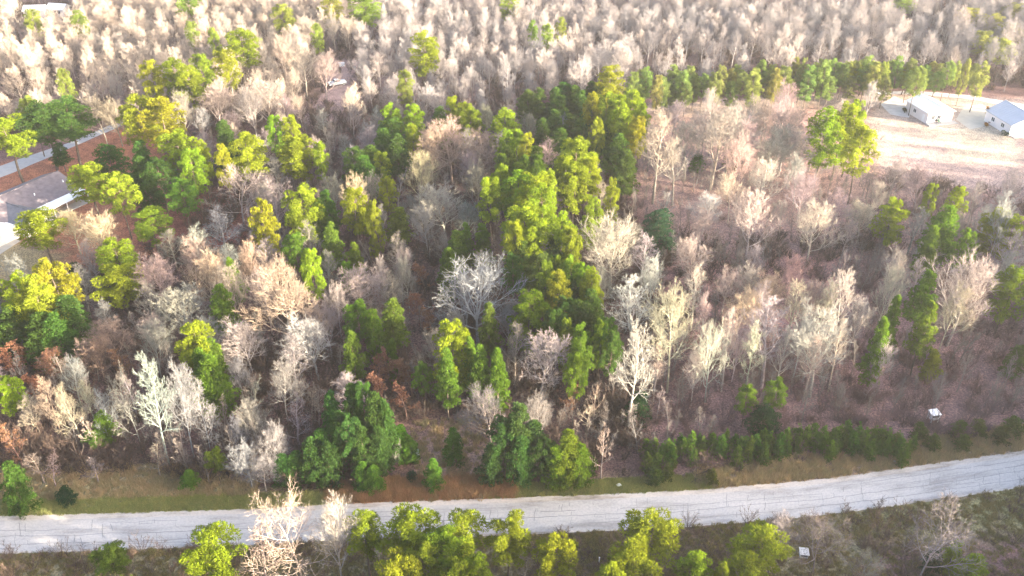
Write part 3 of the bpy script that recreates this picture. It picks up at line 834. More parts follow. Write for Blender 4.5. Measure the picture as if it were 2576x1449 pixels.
bares([(776,784,122,-955),(606,790,104,-950)], 'fan shaped in the lower left middle', 'silver grey', (.47,.47,.47), ['dome0','vase0'], 13)
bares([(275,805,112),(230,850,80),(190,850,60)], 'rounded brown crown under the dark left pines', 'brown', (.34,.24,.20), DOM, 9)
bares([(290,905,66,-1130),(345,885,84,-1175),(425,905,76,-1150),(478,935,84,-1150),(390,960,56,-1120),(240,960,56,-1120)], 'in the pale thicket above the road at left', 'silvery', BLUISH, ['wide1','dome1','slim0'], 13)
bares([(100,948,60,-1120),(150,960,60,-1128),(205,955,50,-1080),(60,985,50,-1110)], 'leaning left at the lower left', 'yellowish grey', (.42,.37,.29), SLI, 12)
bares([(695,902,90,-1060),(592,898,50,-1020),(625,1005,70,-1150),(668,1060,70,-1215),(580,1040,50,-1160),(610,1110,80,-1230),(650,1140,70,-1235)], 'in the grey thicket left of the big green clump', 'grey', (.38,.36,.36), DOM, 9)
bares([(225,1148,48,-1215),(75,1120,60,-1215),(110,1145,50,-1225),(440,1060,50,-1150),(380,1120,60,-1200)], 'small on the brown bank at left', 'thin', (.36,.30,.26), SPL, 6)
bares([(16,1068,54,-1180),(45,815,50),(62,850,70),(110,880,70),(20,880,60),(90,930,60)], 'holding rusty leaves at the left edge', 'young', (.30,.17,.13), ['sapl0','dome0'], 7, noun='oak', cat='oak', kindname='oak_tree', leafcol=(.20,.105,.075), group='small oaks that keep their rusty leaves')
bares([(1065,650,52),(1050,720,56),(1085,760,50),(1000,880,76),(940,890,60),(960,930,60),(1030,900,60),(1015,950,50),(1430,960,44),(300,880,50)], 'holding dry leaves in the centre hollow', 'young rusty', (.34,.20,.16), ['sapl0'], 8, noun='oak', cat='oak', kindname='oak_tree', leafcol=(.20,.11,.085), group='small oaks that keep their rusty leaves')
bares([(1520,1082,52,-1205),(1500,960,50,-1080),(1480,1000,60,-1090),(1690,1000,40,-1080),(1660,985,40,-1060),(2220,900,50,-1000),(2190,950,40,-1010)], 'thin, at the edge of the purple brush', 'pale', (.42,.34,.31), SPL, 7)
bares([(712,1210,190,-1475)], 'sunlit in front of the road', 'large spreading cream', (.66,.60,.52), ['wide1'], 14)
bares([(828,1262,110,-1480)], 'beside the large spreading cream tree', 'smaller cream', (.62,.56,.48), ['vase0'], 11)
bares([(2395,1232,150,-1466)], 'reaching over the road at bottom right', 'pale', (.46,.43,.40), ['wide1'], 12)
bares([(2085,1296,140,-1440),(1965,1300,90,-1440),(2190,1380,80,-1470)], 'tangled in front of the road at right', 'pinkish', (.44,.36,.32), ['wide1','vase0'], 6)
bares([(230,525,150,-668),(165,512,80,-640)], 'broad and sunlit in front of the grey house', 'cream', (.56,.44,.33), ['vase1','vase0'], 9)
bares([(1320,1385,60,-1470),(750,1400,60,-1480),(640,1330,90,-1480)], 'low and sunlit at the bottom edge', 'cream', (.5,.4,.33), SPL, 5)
bares([(2497,268,20,-304)], 'orange leaved by the right house', 'small', (.45,.25,.10), ['sapl0'], 3, noun='oak', cat='oak', kindname='oak_tree', leafcol=(.45,.22,.05))
bares([(1472,260,22,-300),(1303,295,26,-330)], 'with red leaves by the clearing track', 'small', (.40,.2,.14), ['sapl0'], 4, noun='oak', cat='oak', kindname='oak_tree', leafcol=(.42,.15,.08))

# ------------------------------------------------------------------ the woods between: many more leafless trees
ROADP0 = [(x, smooth(RT, x) - 40) for x in range(-600, 3001, 60)] + [(x, smooth(RB, x) + 30) for x in range(3000, -601, -60)]
NO_TREE = [
    [(2190,225),(2900,240),(2900,540),(2420,560),(2200,500),(2180,330)],
    [(1640,262),(2200,232),(2200,300),(1640,300)],
    [(-300,540),(-300,380),(140,350),(345,285),(360,330),(440,440),(640,560),(640,640),(330,690),(170,730),(-300,760)],
    [(1020,1050),(1230,1050),(1235,1290),(1020,1290)],
    [(-900,1225),(3400,1225),(3400,1700),(-900,1700)],
    [(1780,1080),(3400,1050),(3400,1300),(1780,1300)], [(1500,1180),(1800,1150),(1800,1300),(1500,1300)],
    [(1300,280),(1440,270),(1440,360),(1300,360)],
    [(790,150),(910,145),(910,320),(790,320),(740,290)],
    [(45,28),(200,20),(215,110),(45,115)],
    [(-900,1180),(400,1160),(400,1300),(-900,1300)],
]
def blocked(x, y, polys):
    px, py = projA(np.array([x]), np.array([y]))
    return any(inpoly(px, py, p)[0] for p in polys)
SPARSE = [[(1560,260),(2200,228),(2250,440),(2200,500),(1560,500)], [(1560,500),(2200,430),(2300,700),(2100,900),(1650,900)], [(1640,880),(2900,700),(2900,1110),(1640,1190)]]
fill = []
grid = {}
def near(x, y, d):
    for gx in range(int(x // 12) - 1, int(x // 12) + 2):
        for gy in range(int(y // 12) - 1, int(y // 12) + 2):
            for (a, b, c) in grid.get((gx, gy), ()):
                if (a - x) ** 2 + (b - y) ** 2 < (d * c) ** 2: return True
    return False
def occupy(x, y, w=1.0): grid.setdefault((int(x // 12), int(y // 12)), []).append((x, y, w))
for (x, y, w) in TREES: occupy(x, y, .75)
fr = random.Random(99)
NC = 60000
cy_ = npr_y = np.array([fr.uniform(75, 470) for _ in range(NC)]); cx_ = np.array([fr.uniform(-1, 1) for _ in range(NC)]) * (60 + cy_ * .62)
PX, PY = projA(cx_, cy_)
BLK = np.zeros(NC, bool)
for p in NO_TREE: BLK |= inpoly(PX, PY, p)
SPR = np.zeros(NC, bool)
for p in SPARSE: SPR |= inpoly(PX, PY, p)
for k in range(NC):
    if BLK[k]: continue
    x, y, px, py = float(cx_[k]), float(cy_[k]), float(PX[k]), float(PY[k])
    far = (py < 235 and px < 1600) or (py < 170)
    d = 11.0 if SPR[k] else 3.9 if far else 6.2
    if near(x, y, d): continue
    occupy(x, y)
    fill.append((x, y, px, py, far))
fill.sort(key=lambda t: t[1])
vis = [t for t in fill if -60 < t[2] < 2640]
# how many stay objects of their own
n_obj = sum(1 for o in bpy.data.objects if o.name.split('.')[0] == 'bare_tree')
budget = 298 - n_obj
own = vis[:budget]; own_ids = set(map(id, own))
CELLS = {}
for t in own:
    x, y, px, py, far = t
    cx = min(7, max(0, int((px + 60) / 335))); cy = int(py // 110)
    CELLS.setdefault((cx, cy), []).append(t)
HOR = ['far left', 'left', 'inner left', 'left middle', 'right middle', 'inner right', 'right', 'far right']
VER = {0:'top woods',1:'upper woods',2:'upper rear woods',3:'rear woods',4:'woods behind centre',5:'rear middle woods',6:'middle woods',7:'lower middle woods',8:'front woods',9:'nearest woods',10:'last strip by the road',11:'road edge'}
for (cx, cy), ts in sorted(CELLS.items()):
    ts.sort(key=lambda t: t[2])
    for i, (x, y, px, py, far) in enumerate(ts):
        h = U(8.5, 12.5) if not far else U(9.5, 13.5)
        key = rng.choice(DOM + SLI + ['vase0', 'slim0'])
        if h < 9.5: key = rng.choice(SPL + SLI)
        right = px > 1600
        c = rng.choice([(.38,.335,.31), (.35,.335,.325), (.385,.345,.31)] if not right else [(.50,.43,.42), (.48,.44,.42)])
        o = ordinal(i, len(ts))
        tone = 'slender greyish' if c[2] > .32 else 'slender brownish' if c[2] > .28 else 'slender tan'
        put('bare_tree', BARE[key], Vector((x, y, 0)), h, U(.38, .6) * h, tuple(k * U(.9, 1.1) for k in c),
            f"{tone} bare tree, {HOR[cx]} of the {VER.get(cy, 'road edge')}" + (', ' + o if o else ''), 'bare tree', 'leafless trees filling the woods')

# stuff collections, kept out of the scene and scattered by geometry nodes
def proto_coll(name, meshes, color):
    c = bpy.data.collections.new(name)
    for i, me in enumerate(meshes):
        o = bpy.data.objects.new(f'{name}_{chr(97 + i)}', me); o.color = (*color, 1); c.objects.link(o)
    return c
def scatter(name, pts, rot, scl, idx, coll, label, cat, color):
    me = bpy.data.meshes.new(name); me.from_pydata([tuple(p) for p in pts], [], [])
    for nm, tp, arr in (('rot', 'FLOAT_VECTOR', rot), ('scl', 'FLOAT_VECTOR', scl)):
        a = me.attributes.new(nm, tp, 'POINT'); a.data.foreach_set('vector', np.asarray(arr, np.float32).ravel())
    a = me.attributes.new('idx', 'INT', 'POINT'); a.data.foreach_set('value', np.asarray(idx, np.int32))
    o = link(bpy.data.objects.new(name, me)); o.color = (*color, 1)
    tag(o, label, cat, None, 'stuff')
    g = bpy.data.node_groups.new(name + '_nodes', 'GeometryNodeTree')
    g.interface.new_socket('Geometry', in_out='INPUT', socket_type='NodeSocketGeometry')
    g.interface.new_socket('Geometry', in_out='OUTPUT', socket_type='NodeSocketGeometry')
    gi = g.nodes.new('NodeGroupInput'); go = g.nodes.new('NodeGroupOutput')
    ip = g.nodes.new('GeometryNodeInstanceOnPoints'); ci = g.nodes.new('GeometryNodeCollectionInfo')
    ci.inputs['Collection'].default_value = coll; ci.inputs['Separate Children'].default_value = True; ci.inputs['Reset Children'].default_value = True
    def na(nm, tp):
        n = g.nodes.new('GeometryNodeInputNamedAttribute'); n.data_type = tp; n.inputs['Name'].default_value = nm; return n.outputs[0]
    L = g.links
    L.new(gi.outputs[0], ip.inputs['Points']); L.new(ci.outputs[0], ip.inputs['Instance'])
    ip.inputs['Pick Instance'].default_value = True
    L.new(na('idx', 'INT'), ip.inputs['Instance Index'])
    L.new(na('rot', 'FLOAT_VECTOR'), ip.inputs['Rotation']); L.new(na('scl', 'FLOAT_VECTOR'), ip.inputs['Scale'])
    L.new(ip.outputs[0], go.inputs[0])
    md = o.modifiers.new('scatter', 'NODES'); md.node_group = g
    return o
def scat(name, P, coll, ncol, label, cat, color, smin, smax, aspect=.25, tilt=.06):
    n = len(P)
    rot = [(fr.uniform(-tilt, tilt), fr.uniform(-tilt, tilt), fr.uniform(0, 6.28)) for _ in range(n)]
    scl = []
    for _ in range(n):
        s = fr.uniform(smin, smax); a = s * fr.uniform(1 - aspect, 1 + aspect); scl.append((a, a, s))
    idx = [fr.randrange(ncol) for _ in range(n)]
    return scatter(name, P, rot, scl, idx, coll, label, cat, color)
rest = [t for t in fill if id(t) not in own_ids]
# the same woods go on outside the picture, to the right and in front
side = []
for _ in range(9000):
    if fr.random() < .55:
        y = fr.uniform(60, 330); e = .487 * y + 31 + 8; x = e + fr.uniform(0, 150)
    else:
        y = fr.uniform(-60, 56); x = fr.uniform(-140, 260)
    px, py = projA(np.array([x]), np.array([y]))
    if 150 < y < 330 and x < 260: continue
    if inpoly(px, py, ROADP0)[0] or any(inpoly(px, py, p)[0] for p in NO_TREE[:1]): continue
    if near(x, y, 5.2): continue
    occupy(x, y); side.append((x, y, 0))
fk = ['dome0','dome1','dome2','vase0','vase1','slim0','slim1']
def pick(f): return [(t[0], t[1], 0) for t in rest if f(t)]
WARM = (.53,.45,.40); COOL = (.46,.415,.42)  # WARM has cream sunlight put into the far bark colour
cw = proto_coll('warm_bare', [BARE[k]['joined'] for k in fk], WARM)
cc = proto_coll('cool_bare', [BARE[k]['joined'] for k in fk], COOL)
scat('sunlit_woodland', pick(lambda t: t[2] < 900), cw, 7, 'mass of cream lit leafless trees filling the top left', 'woodland', WARM, .52, .82, .15)
scat('grey_woodland', pick(lambda t: t[2] >= 900), cc, 7, 'mass of grey and pink leafless trees along the top centre and right', 'woodland', COOL, .52, .82, .15)
def joined(pr):
    vs_, fs, cs = [], [], []
    for k, me in enumerate(pr['m']):
        n = len(vs_); vs_ += [v.co[:] for v in me.vertices]; fs += [(tuple(n + i for i in p.vertices), k == 2) for p in me.polygons]
        cs += [tuple(d.color) for d in me.color_attributes['tone'].data] if k == 2 else [(1, 1, 1, 1)] * len(me.vertices)
    mb = MB(); mb.v = vs_; mb.f = [f for f, _ in fs]
    me = mb.mesh('far_pine', [M_BARK2, M_NEEDLE], col=cs)
    me.polygons.foreach_set('material_index', [int(c) for _, c in fs])
    return me
M_BARK2 = plain('pine_bark', (.20,.155,.125), .9)
SP = (.09,.13,.025); cpn = proto_coll('side_pines', [joined(PINE[k]) for k in ('mature0','column0','column2')], SP)
scat('neighbouring_pines', side[::3] + side[1::3], cpn, 3, 'pine woods going on outside the picture', 'woodland', SP, .85, 1.05)
scat('neighbouring_woodland', side[2::3], cc, 7, 'leafless woods going on outside the picture', 'woodland', COOL, .85, 1.05)
# more understorey: saplings as stuff
npr = np.random.RandomState(5)
def scatter_points(n, poly_in=None, poly_out=(), ymax=400, xk=.62):
    y = 66 + (npr.rand(n) ** 1.25) * (ymax - 66); x = (npr.rand(n) * 2 - 1) * (50 + y * xk)
    px, py = projA(x, y)
    ok = np.ones(n, bool)
    if poly_in is not None:
        ok = np.zeros(n, bool)
        for p in poly_in: ok |= inpoly(px, py, p)
    for p in poly_out: ok &= ~inpoly(px, py, p)
    return [(float(a), float(b), 0.0) for a, b in zip(x[ok], y[ok])]
ROADP = [(x, smooth(RT, x) - 9) for x in range(-600, 3001, 60)] + [(x, smooth(RB, x) + 4) for x in range(3000, -601, -60)]
SIDE = [(-300,462),(0,410),(180,350),(345,284),(350,305),(180,382),(0,460),(-300,515)]
HOUSEP = [(-300,420),(150,425),(200,480),(170,560),(60,640),(-300,700)]
OPEN = [[(2190,225),(2900,240),(2900,480),(2420,480),(2230,440),(2190,330)], ROADP, SIDE, HOUSEP,
        [(-300,540),(-300,380),(140,350),(345,285),(400,330),(440,470),(470,600),(330,640),(170,700),(-300,740)],
        [(800,190),(900,180),(900,250),(820,260)]]
VERGE = [[(-900,1215),(400,1190),(700,1235),(1230,1215),(1800,1195),(2200,1135),(3200,1000),(3200,1150),(2576,1150),(1700,1250),(0,1310),(-900,1320)],
         [(-900,1380),(1200,1340),(1900,1310),(3200,1110),(3200,1700),(-900,1700)]]
PURP = [[(1560,880),(2200,640),(2900,520),(2900,1120),(1640,1190)], [(2180,500),(2900,500),(2900,600),(2200,640)]]
bp = scatter_points(15000, None, OPEN + VERGE + PURP + [[(1600,240),(2200,228),(2250,440),(2150,600),(1600,600),(1600,400)], [(1030,1050),(1230,1050),(1235,1290),(860,1290),(900,1225)]], 330)
BR = (.135,.095,.08); cb = proto_coll('brown_brush', BRUSH, BR)
scat('brown_undergrowth', bp, cb, 4, 'brown leafless undergrowth covering the floor of the left woods', 'undergrowth', BR, .8, 1.7)
pp = scatter_points(13000, PURP, OPEN + VERGE, 330)
PU = (.24,.155,.155); cp = proto_coll('purple_brush', BRUSH, PU)
scat('purple_brush', pp, cp, 4, 'purple grey leafless brush covering the slope at right', 'brush', PU, .7, 1.4)
ck = scatter_points(9000, [[(1600,240),(2200,228),(2260,440),(2180,640),(1600,640),(1600,400)]], OPEN, 300)
PK = (.32,.22,.19); cq = proto_coll('pink_brush', BRUSH, PK)
scat('clearing_scrub', ck[::3], cq, 4, 'low pinkish scrub scattered over the clearing', 'scrub', PK, .35, .8)
sp_ = [p for p in scatter_points(3600, None, NO_TREE + OPEN, 330)]
SPC = (.30,.26,.24); cs = proto_coll('grey_saplings', [BARE['sapl0']['joined'], BARE['sapl1']['joined']], SPC)
scat('bare_saplings', sp_, cs, 2, 'thin grey leafless saplings standing close between the taller trees', 'saplings', SPC, .45, .95, tilt=.12)
# grass
def road_points(n, t0, t1, s0=0, s1=None):
    out = []; s1 = s1 or len(ROAD) - 2
    for _ in range(n):
        t = t0 + (t1 - t0) * fr.random() ** 1.2
        p = road_pt(fr.uniform(s0, s1), t, 0); out.append((p.x, p.y, 0))
    return out
def idx_of(x): return (x + 600) / 24
GG = (.30,.31,.13); TG = (.38,.30,.20); OG = (.40,.24,.15); DG = (.26,.225,.12)
gg = proto_coll('green_tufts', TUFT[:2], GG); tg = proto_coll('tan_tufts', TUFT, TG); og = proto_coll('orange_tufts', TUFT[1:], OG); dg = proto_coll('olive_tufts', TUFT[:2], DG)
scat('verge_grass', road_points(2600, -.09, -.5, 0, idx_of(880)) + road_points(1500, -.09, -.5, idx_of(1230), idx_of(1800)), gg, 2, 'short green grass on the far verge of the road', 'grass', GG, .5, 1.0)
scat('dry_grass', road_points(2600, -.10, -.9, idx_of(1750), len(ROAD) - 2) + road_points(1800, -.5, -1.6, 0, idx_of(650)) + scatter_points(26000, [[(1030,1060),(1230,1050),(1240,1255),(1060,1265)]], (), 120), tg, 3, 'tan dead grass along the bank beyond the road', 'grass', TG, .5, 1.1)
scat('orange_grass', road_points(1500, -.10, -.8, idx_of(820), idx_of(1300)), og, 2, 'rusty orange broomsedge beside the road under the glade', 'grass', OG, .6, 1.1)
scat('near_verge_grass', road_points(9000, 1.05, 3.6), dg, 2, 'olive and brown grass on the near verge of the road', 'grass', DG, .5, 1.0)
nb = [p for p in scatter_points(9000, [VERGE[1]], [ROADP], 110, .9)][:900]
NB = (.27,.19,.15); cn = proto_coll('near_brush', BRUSH, NB)
scat('near_brambles', nb, cn, 4, 'brown brambles growing in front of the road', 'brambles', NB, .4, 1.0)

# ------------------------------------------------------------------ buildings
M_SHING = plain('purple_grey_shingles', (.15,.125,.135), .9, .25, 1.2)
M_SHINGD = plain('slate_grey_shingles', (.12,.12,.135), .9, .25, 1.2)
M_METALR = plain('white_metal_roof', (.78,.77,.76), .45, .04, .5)
M_BLUER = plain('blue_grey_metal_roof', (.40,.42,.46), .5, .06, .5)
M_SIDING = plain('off_white_siding', (.72,.68,.67), .7, .05, .6)
M_WHITE = plain('white_paint', (.8,.8,.8), .5, .03)
M_GLASS = plain('dark_window_glass', (.05,.06,.07), .15, .1)
M_BLACK = plain('black_rubber', (.02,.02,.022), .7, .1)
M_BRICK = plain('brown_brick', (.30,.22,.19), .9, .2, 3)
M_GREENB = plain('green_enamel', (.07,.20,.12), .4, .08)
M_STONE = plain('pale_stone', (.62,.60,.57), .9, .15, 6)
M_ORANGE = plain('rusty_orange', (.45,.20,.05), .9, .2, 4)
def frame_of(a, b):
    """rotation about z that turns +Y onto the direction a -> b"""
    d = b - a
    return math.atan2(-d.x, d.y)
def gable(root, x0, x1, y0, y1, eave, ridge, wall, roofm, over=.35, ribs=0, axis='y', name='roof', walls=True, t=.14):
    """gabled block in root's own frame, ridge along y (or x)"""
    def T(x, y, z): return (x, y, z) if axis == 'y' else (y, x, z)
    xm = (x0 + x1) / 2; sl = (ridge - eave) / (xm - x0)
    if walls:
        mb = MB(); pr = [(x0, 0), (x1, 0), (x1, eave), (xm, ridge - .06), (x0, eave)]
        mb.prism(pr, y0, y1, axis)
        mb.build('wall', wall, root)
    parts = []
    for s in (-1, 1):
        xe = xm + s * ((xm - x0) + over); ze = eave - over * sl + .06
        mb = MB()
        P = [T(xm, y0 - over, ridge + .06), T(xe, y0 - over, ze + .06), T(xe, y1 + over, ze + .06), T(xm, y1 + over, ridge + .06)]
        if (s < 0) == (axis == 'y'): P = P[::-1]
        mb.slab(*P, t)
        o = mb.build(name, roofm, root); parts.append(o)
        if ribs:
            rb = MB(); k = y0 - over + .2
            while k < y1 + over:
                A = T(xm, k, ridge + .10); B = T(xe, k, ze + .10); C_ = T(xe, k + .07, ze + .10); D = T(xm, k + .07, ridge + .10)
                rb.slab(*((A, B, C_, D) if (s > 0) == (axis == 'y') else (D, C_, B, A)), .04); k += ribs
            q = rb.build('roof_ribs', roofm, o); q['kind'] = 'stuff'
    mb = MB(); mb.tube([Vector(T(xm, y0 - over, ridge + .1)), Vector(T(xm, y1 + over, ridge + .1))], [.09, .09], 6, True); mb.build('ridge_cap', roofm, root)
    return parts
def window(root, x, y, z, w, h, face='-y'):
    f = MB()
    if face == '-y':
        for (a, b, c, d) in ((x-w/2-.08, z-.08, x+w/2+.08, z), (x-w/2-.08, z+h, x+w/2+.08, z+h+.08), (x-w/2-.08, z, x-w/2, z+h), (x+w/2, z, x+w/2+.08, z+h), (x-.03, z, x+.03, z+h)):
            f.box(a, y - .07, b, c, y - .005, d)
        g = MB().box(x - w / 2, y - .03, z, x + w / 2, y - .002, z + h)
    else:
        for (a, b, c, d) in ((y-w/2-.08, z-.08, y+w/2+.08, z), (y-w/2-.08, z+h, y+w/2+.08, z+h+.08), (y-w/2-.08, z, y-w/2, z+h), (y+w/2, z, y+w/2+.08, z+h), (y-.03, z, y+.03, z+h)):
            f.box(x - .07, a, b, x - .005, c, d)
        g = MB().box(x - .03, y - w / 2, z, x - .002, y + w / 2, z + h)
    fo = f.build('window', M_WHITE, root); g.build('pane', M_GLASS, fo)
def door(root, x0, x1, y, z0, z1, mat, handle=True):
    o = MB().box(x0, y - .06, z0, x1, y - .004, z1).build('door', mat, root)
    if handle: MB().box(x1 - .18, y - .11, z0 + .95, x1 - .10, y - .062, z0 + 1.1).build('handle', M_BLACK, o)
    return o

# white garage, top right
a, b = V(2335, 286, 3), V(2281, 254, 3)
gr = empty('garage', (a.x + .35, a.y + .35, 0), frame_of(a, b), 'white gabled garage with pale metal roof in the right clearing', 'garage')
gable(gr, 0, 7.4, 0, 9.4, 3.0, 4.35, M_SIDING, M_METALR, ribs=.75)
window(gr, 1.55, 0, 1.2, .9, .95); window(gr, 3.3, 0, 1.2, .9, .95)
door(gr, 5.4, 6.5, 0, .15, 2.3, M_WHITE)
MB().box(-.3, -1.9, 0.01, 8.0, -.005, .28).build('porch', M_CONC, gr)
door_side = MB().box(-.06, 1.2, .1, -.004, 2.1, 2.1).build('side_door', M_WHITE, gr)
window(gr, 0, 5.5, 1.2, 1.1, .9, '-x')
for xx in (0.02, 7.29): MB().box(xx, -.05, .05, xx + .09, -.004, 2.95).build('corner_trim', M_WHITE, gr)
M4 = Matrix.Translation(gr.location) @ Matrix.Rotation(gr.rotation_euler[2], 4, 'Z')
def near_g(x, y, z=0): return M4 @ Vector((x, y, z))
# barbecue grill and chair on the porch
p = near_g(2.1, -.9, .28)
g = empty('barbecue_grill', p, gr.rotation_euler[2], 'black barbecue grill with round lid on the garage porch', 'grill')
mb = MB()
for i in range(6):
    pass
def lathe(mb, prof, n=14):
    k0 = len(mb.v)
    for r_, z_ in prof:
        for i in range(n):
            t = 2 * math.pi * i / n; mb.v.append((r_ * math.cos(t), r_ * math.sin(t), z_))
    for j in range(len(prof) - 1):
        for i in range(n):
            i2 = (i + 1) % n
            mb.f.append((k0 + j * n + i, k0 + j * n + i2, k0 + (j + 1) * n + i2, k0 + (j + 1) * n + i))
    return mb
lathe(MB(), [(.05, .55), (.25, .62), (.34, .8), (.35, .92)]).build('bowl', M_BLACK, g, True)
lathe(MB(), [(.36, .93), (.32, 1.08), (.18, 1.18), (.02, 1.21)]).build('lid', M_BLACK, g, True)
for t in (0, 2.09, 4.19):
    MB().tube([Vector((.28 * math.cos(t), .28 * math.sin(t), 0)), Vector((.15 * math.cos(t), .15 * math.sin(t), .66))], [.025, .025], 5, True).build('leg', M_BLACK, g)
def chair(p, rz, label):
    c = empty('porch_chair', p, rz, label, 'chair')
    MB().box(-.28, -.28, .4, .28, .28, .45).build('seat', M_GREENB, c)
    MB().slab((-.28, .28, .45), (.28, .28, .45), (.28, .36, 1.0), (-.28, .36, 1.0), .05).build('backrest', M_GREENB, c)
    for sx in (-1, 1):
        for sy in (-1, 1): MB().box(sx * .26 - .025, sy * .25 - .025, 0, sx * .26 + .025, sy * .25 + .025, .4).build('leg', M_BLACK, c)
        MB().box(sx * .3 - .03, -.25, .62, sx * .3 + .03, .3, .66).build('armrest', M_BLACK, c)
chair(near_g(3.1, -.8, .28), gr.rotation_euler[2], 'dark chair beside the black grill on the garage porch')
def bush(name, loc, s, color, label, cat, seedk, group=None):
    r = random.Random(seedk); mb = MB(); col = []
    tr = MB()
    for k in range(7):
        c = Vector((r.uniform(-.5, .5), r.uniform(-.5, .5), r.uniform(.35, .85))) * s
        tr.tube([Vector((0, 0, 0)), c * .6, c], [.03 * s, .02 * s, .01 * s], 4)
        tufts(mb, col, c, .42 * s, 70, r, .16, .05, r.uniform(.75, 1.25))
    o = empty(name, loc, 0, label, cat, group)
    t_ = tr.build('stems', M_BARK, o); t_.color = (.2, .15, .12, 1)
    me = mb.mesh('foliage', M_NEEDLE, col=col); f = link(bpy.data.objects.new('foliage', me), o); f.color = (*color, 1)
bush('shrub', near_g(-.55, 8.6), 1.0, (.03,.05,.04), 'dark round shrub at the back corner of the white garage', 'shrub', 1)

# house at the right edge
a, b = V(2544, 316, 3), V(2506, 293, 3)
hr = empty('house', (a.x + .4, a.y + .35, 0), frame_of(a, b), 'white house with blue grey roof cut by the right picture edge', 'house')
gable(hr, 0, 9.5, 0, 10.5, 3.0, 5.2, M_SIDING, M_BLUER, ribs=.9)
door(hr, .9, 1.9, 0, .1, 2.2, M_WHITE); window(hr, 4.5, 0, 1.2, 1.2, 1.1); window(hr, 0, 3.2, 1.2, 1.2, 1.0, '-x'); window(hr, 0, 7.2, 1.2, 1.2, 1.0, '-x')
MB().box(0.3, -1.6, .01, 8.5, -.005, .2).build('porch', M_CONC, hr)
gable(hr, 9.6, 16, 2.0, 9.0, 2.9, 4.4, M_SIDING, M_BLUER, ribs=.9)
bush('shrub', V(2527, 342), 1.3, (.025,.05,.04), 'dark green round shrub at the near corner of the right house', 'shrub', 2)
bush('shrub', V(2481, 317), .9, (.40,.18,.04), 'left one of two orange lit shrubs by the right house', 'shrub', 3)  # orange sunlight put into the foliage colour of this pair
bush('shrub', V(2494, 312), .9, (.36,.17,.05), 'right one of two orange lit shrubs by the right house', 'shrub', 4)

# house at the left
A, B = V(8, 490, 5.2), V(142, 432, 5.2)
hl = empty('house', (A.x, A.y, 0), frame_of(A, B), 'grey shingled house with white porch roof at the left edge', 'house')
Lr = (B - A).length
gable(hl, -6.2, 6.2, -7, Lr, 2.75, 5.2, M_BRICK, M_SHING, over=.45)
# front wing, ridge along x
gable(hl, -4.2, 2.0, 1.0, 11.3, 2.7, 4.35, M_SIDING, M_SHINGD, over=.4, axis='x')
# porch roof in the angle
MB().slab((6.45, 2.35, 2.75), (9.0, 2.35, 2.35), (9.0, Lr + .4, 2.35), (6.45, Lr + .4, 2.75), .1).build('porch_roof', M_METALR, hl)
for yy in (4.4, 7.6, Lr): MB().box(8.65, yy - .08, 0, 8.81, yy + .08, 2.27).build('porch_post', M_WHITE, hl)
MB().box(6.25, 2.45, .01, 8.95, Lr, .18).build('porch_floor', M_CONC, hl)
gable(hl, -10.5, -4.7, 2.5, 9.5, 2.5, 3.5, M_SIDING, M_METALR, over=.3, axis='x', ribs=.6, name='carport_roof')
for (x, y, z) in ((3.2, Lr - 1.2, 3.95), (3.4, 4.5, 3.9)):
    MB().tube([Vector((x, y, z - .3)), Vector((x, y, z + .5))], [.12, .12], 8, True).build('vent_pipe', M_WHITE, hl)
window(hl, 5.0, -4.2, 1.0, 1.2, 1.1); window(hl, 8.6, -4.2, 1.0, 1.2, 1.1)
door(hl, 1.6, 4.0, -4.2, .1, 2.2, M_WHITE, False)

# two white roofed houses far off, top left
for (x, y, w, d, rz, lab) in ((95, 42, 7, 5.0, .1, 'left one of two far white roofed houses at the top left'), (152, 38, 6.5, 4.5, -.2, 'right one of two far white roofed houses at the top left')):
    p = V(x, y)
    h = empty('far_house', p, rz, lab, 'house', 'white roofed houses far off at top left')
    gable(h, -d / 2, d / 2, -w / 2, w / 2, 2.8, 4.0, M_SIDING, M_METALR, axis='x', ribs=1.0)
    window(h, -1.6, -d / 2, 1.1, 1.1, 1.0); window(h, 1.4, -d / 2, 1.1, 1.1, 1.0); door(h, -.4, .5, -d / 2, .1, 2.1, M_BLACK, False)

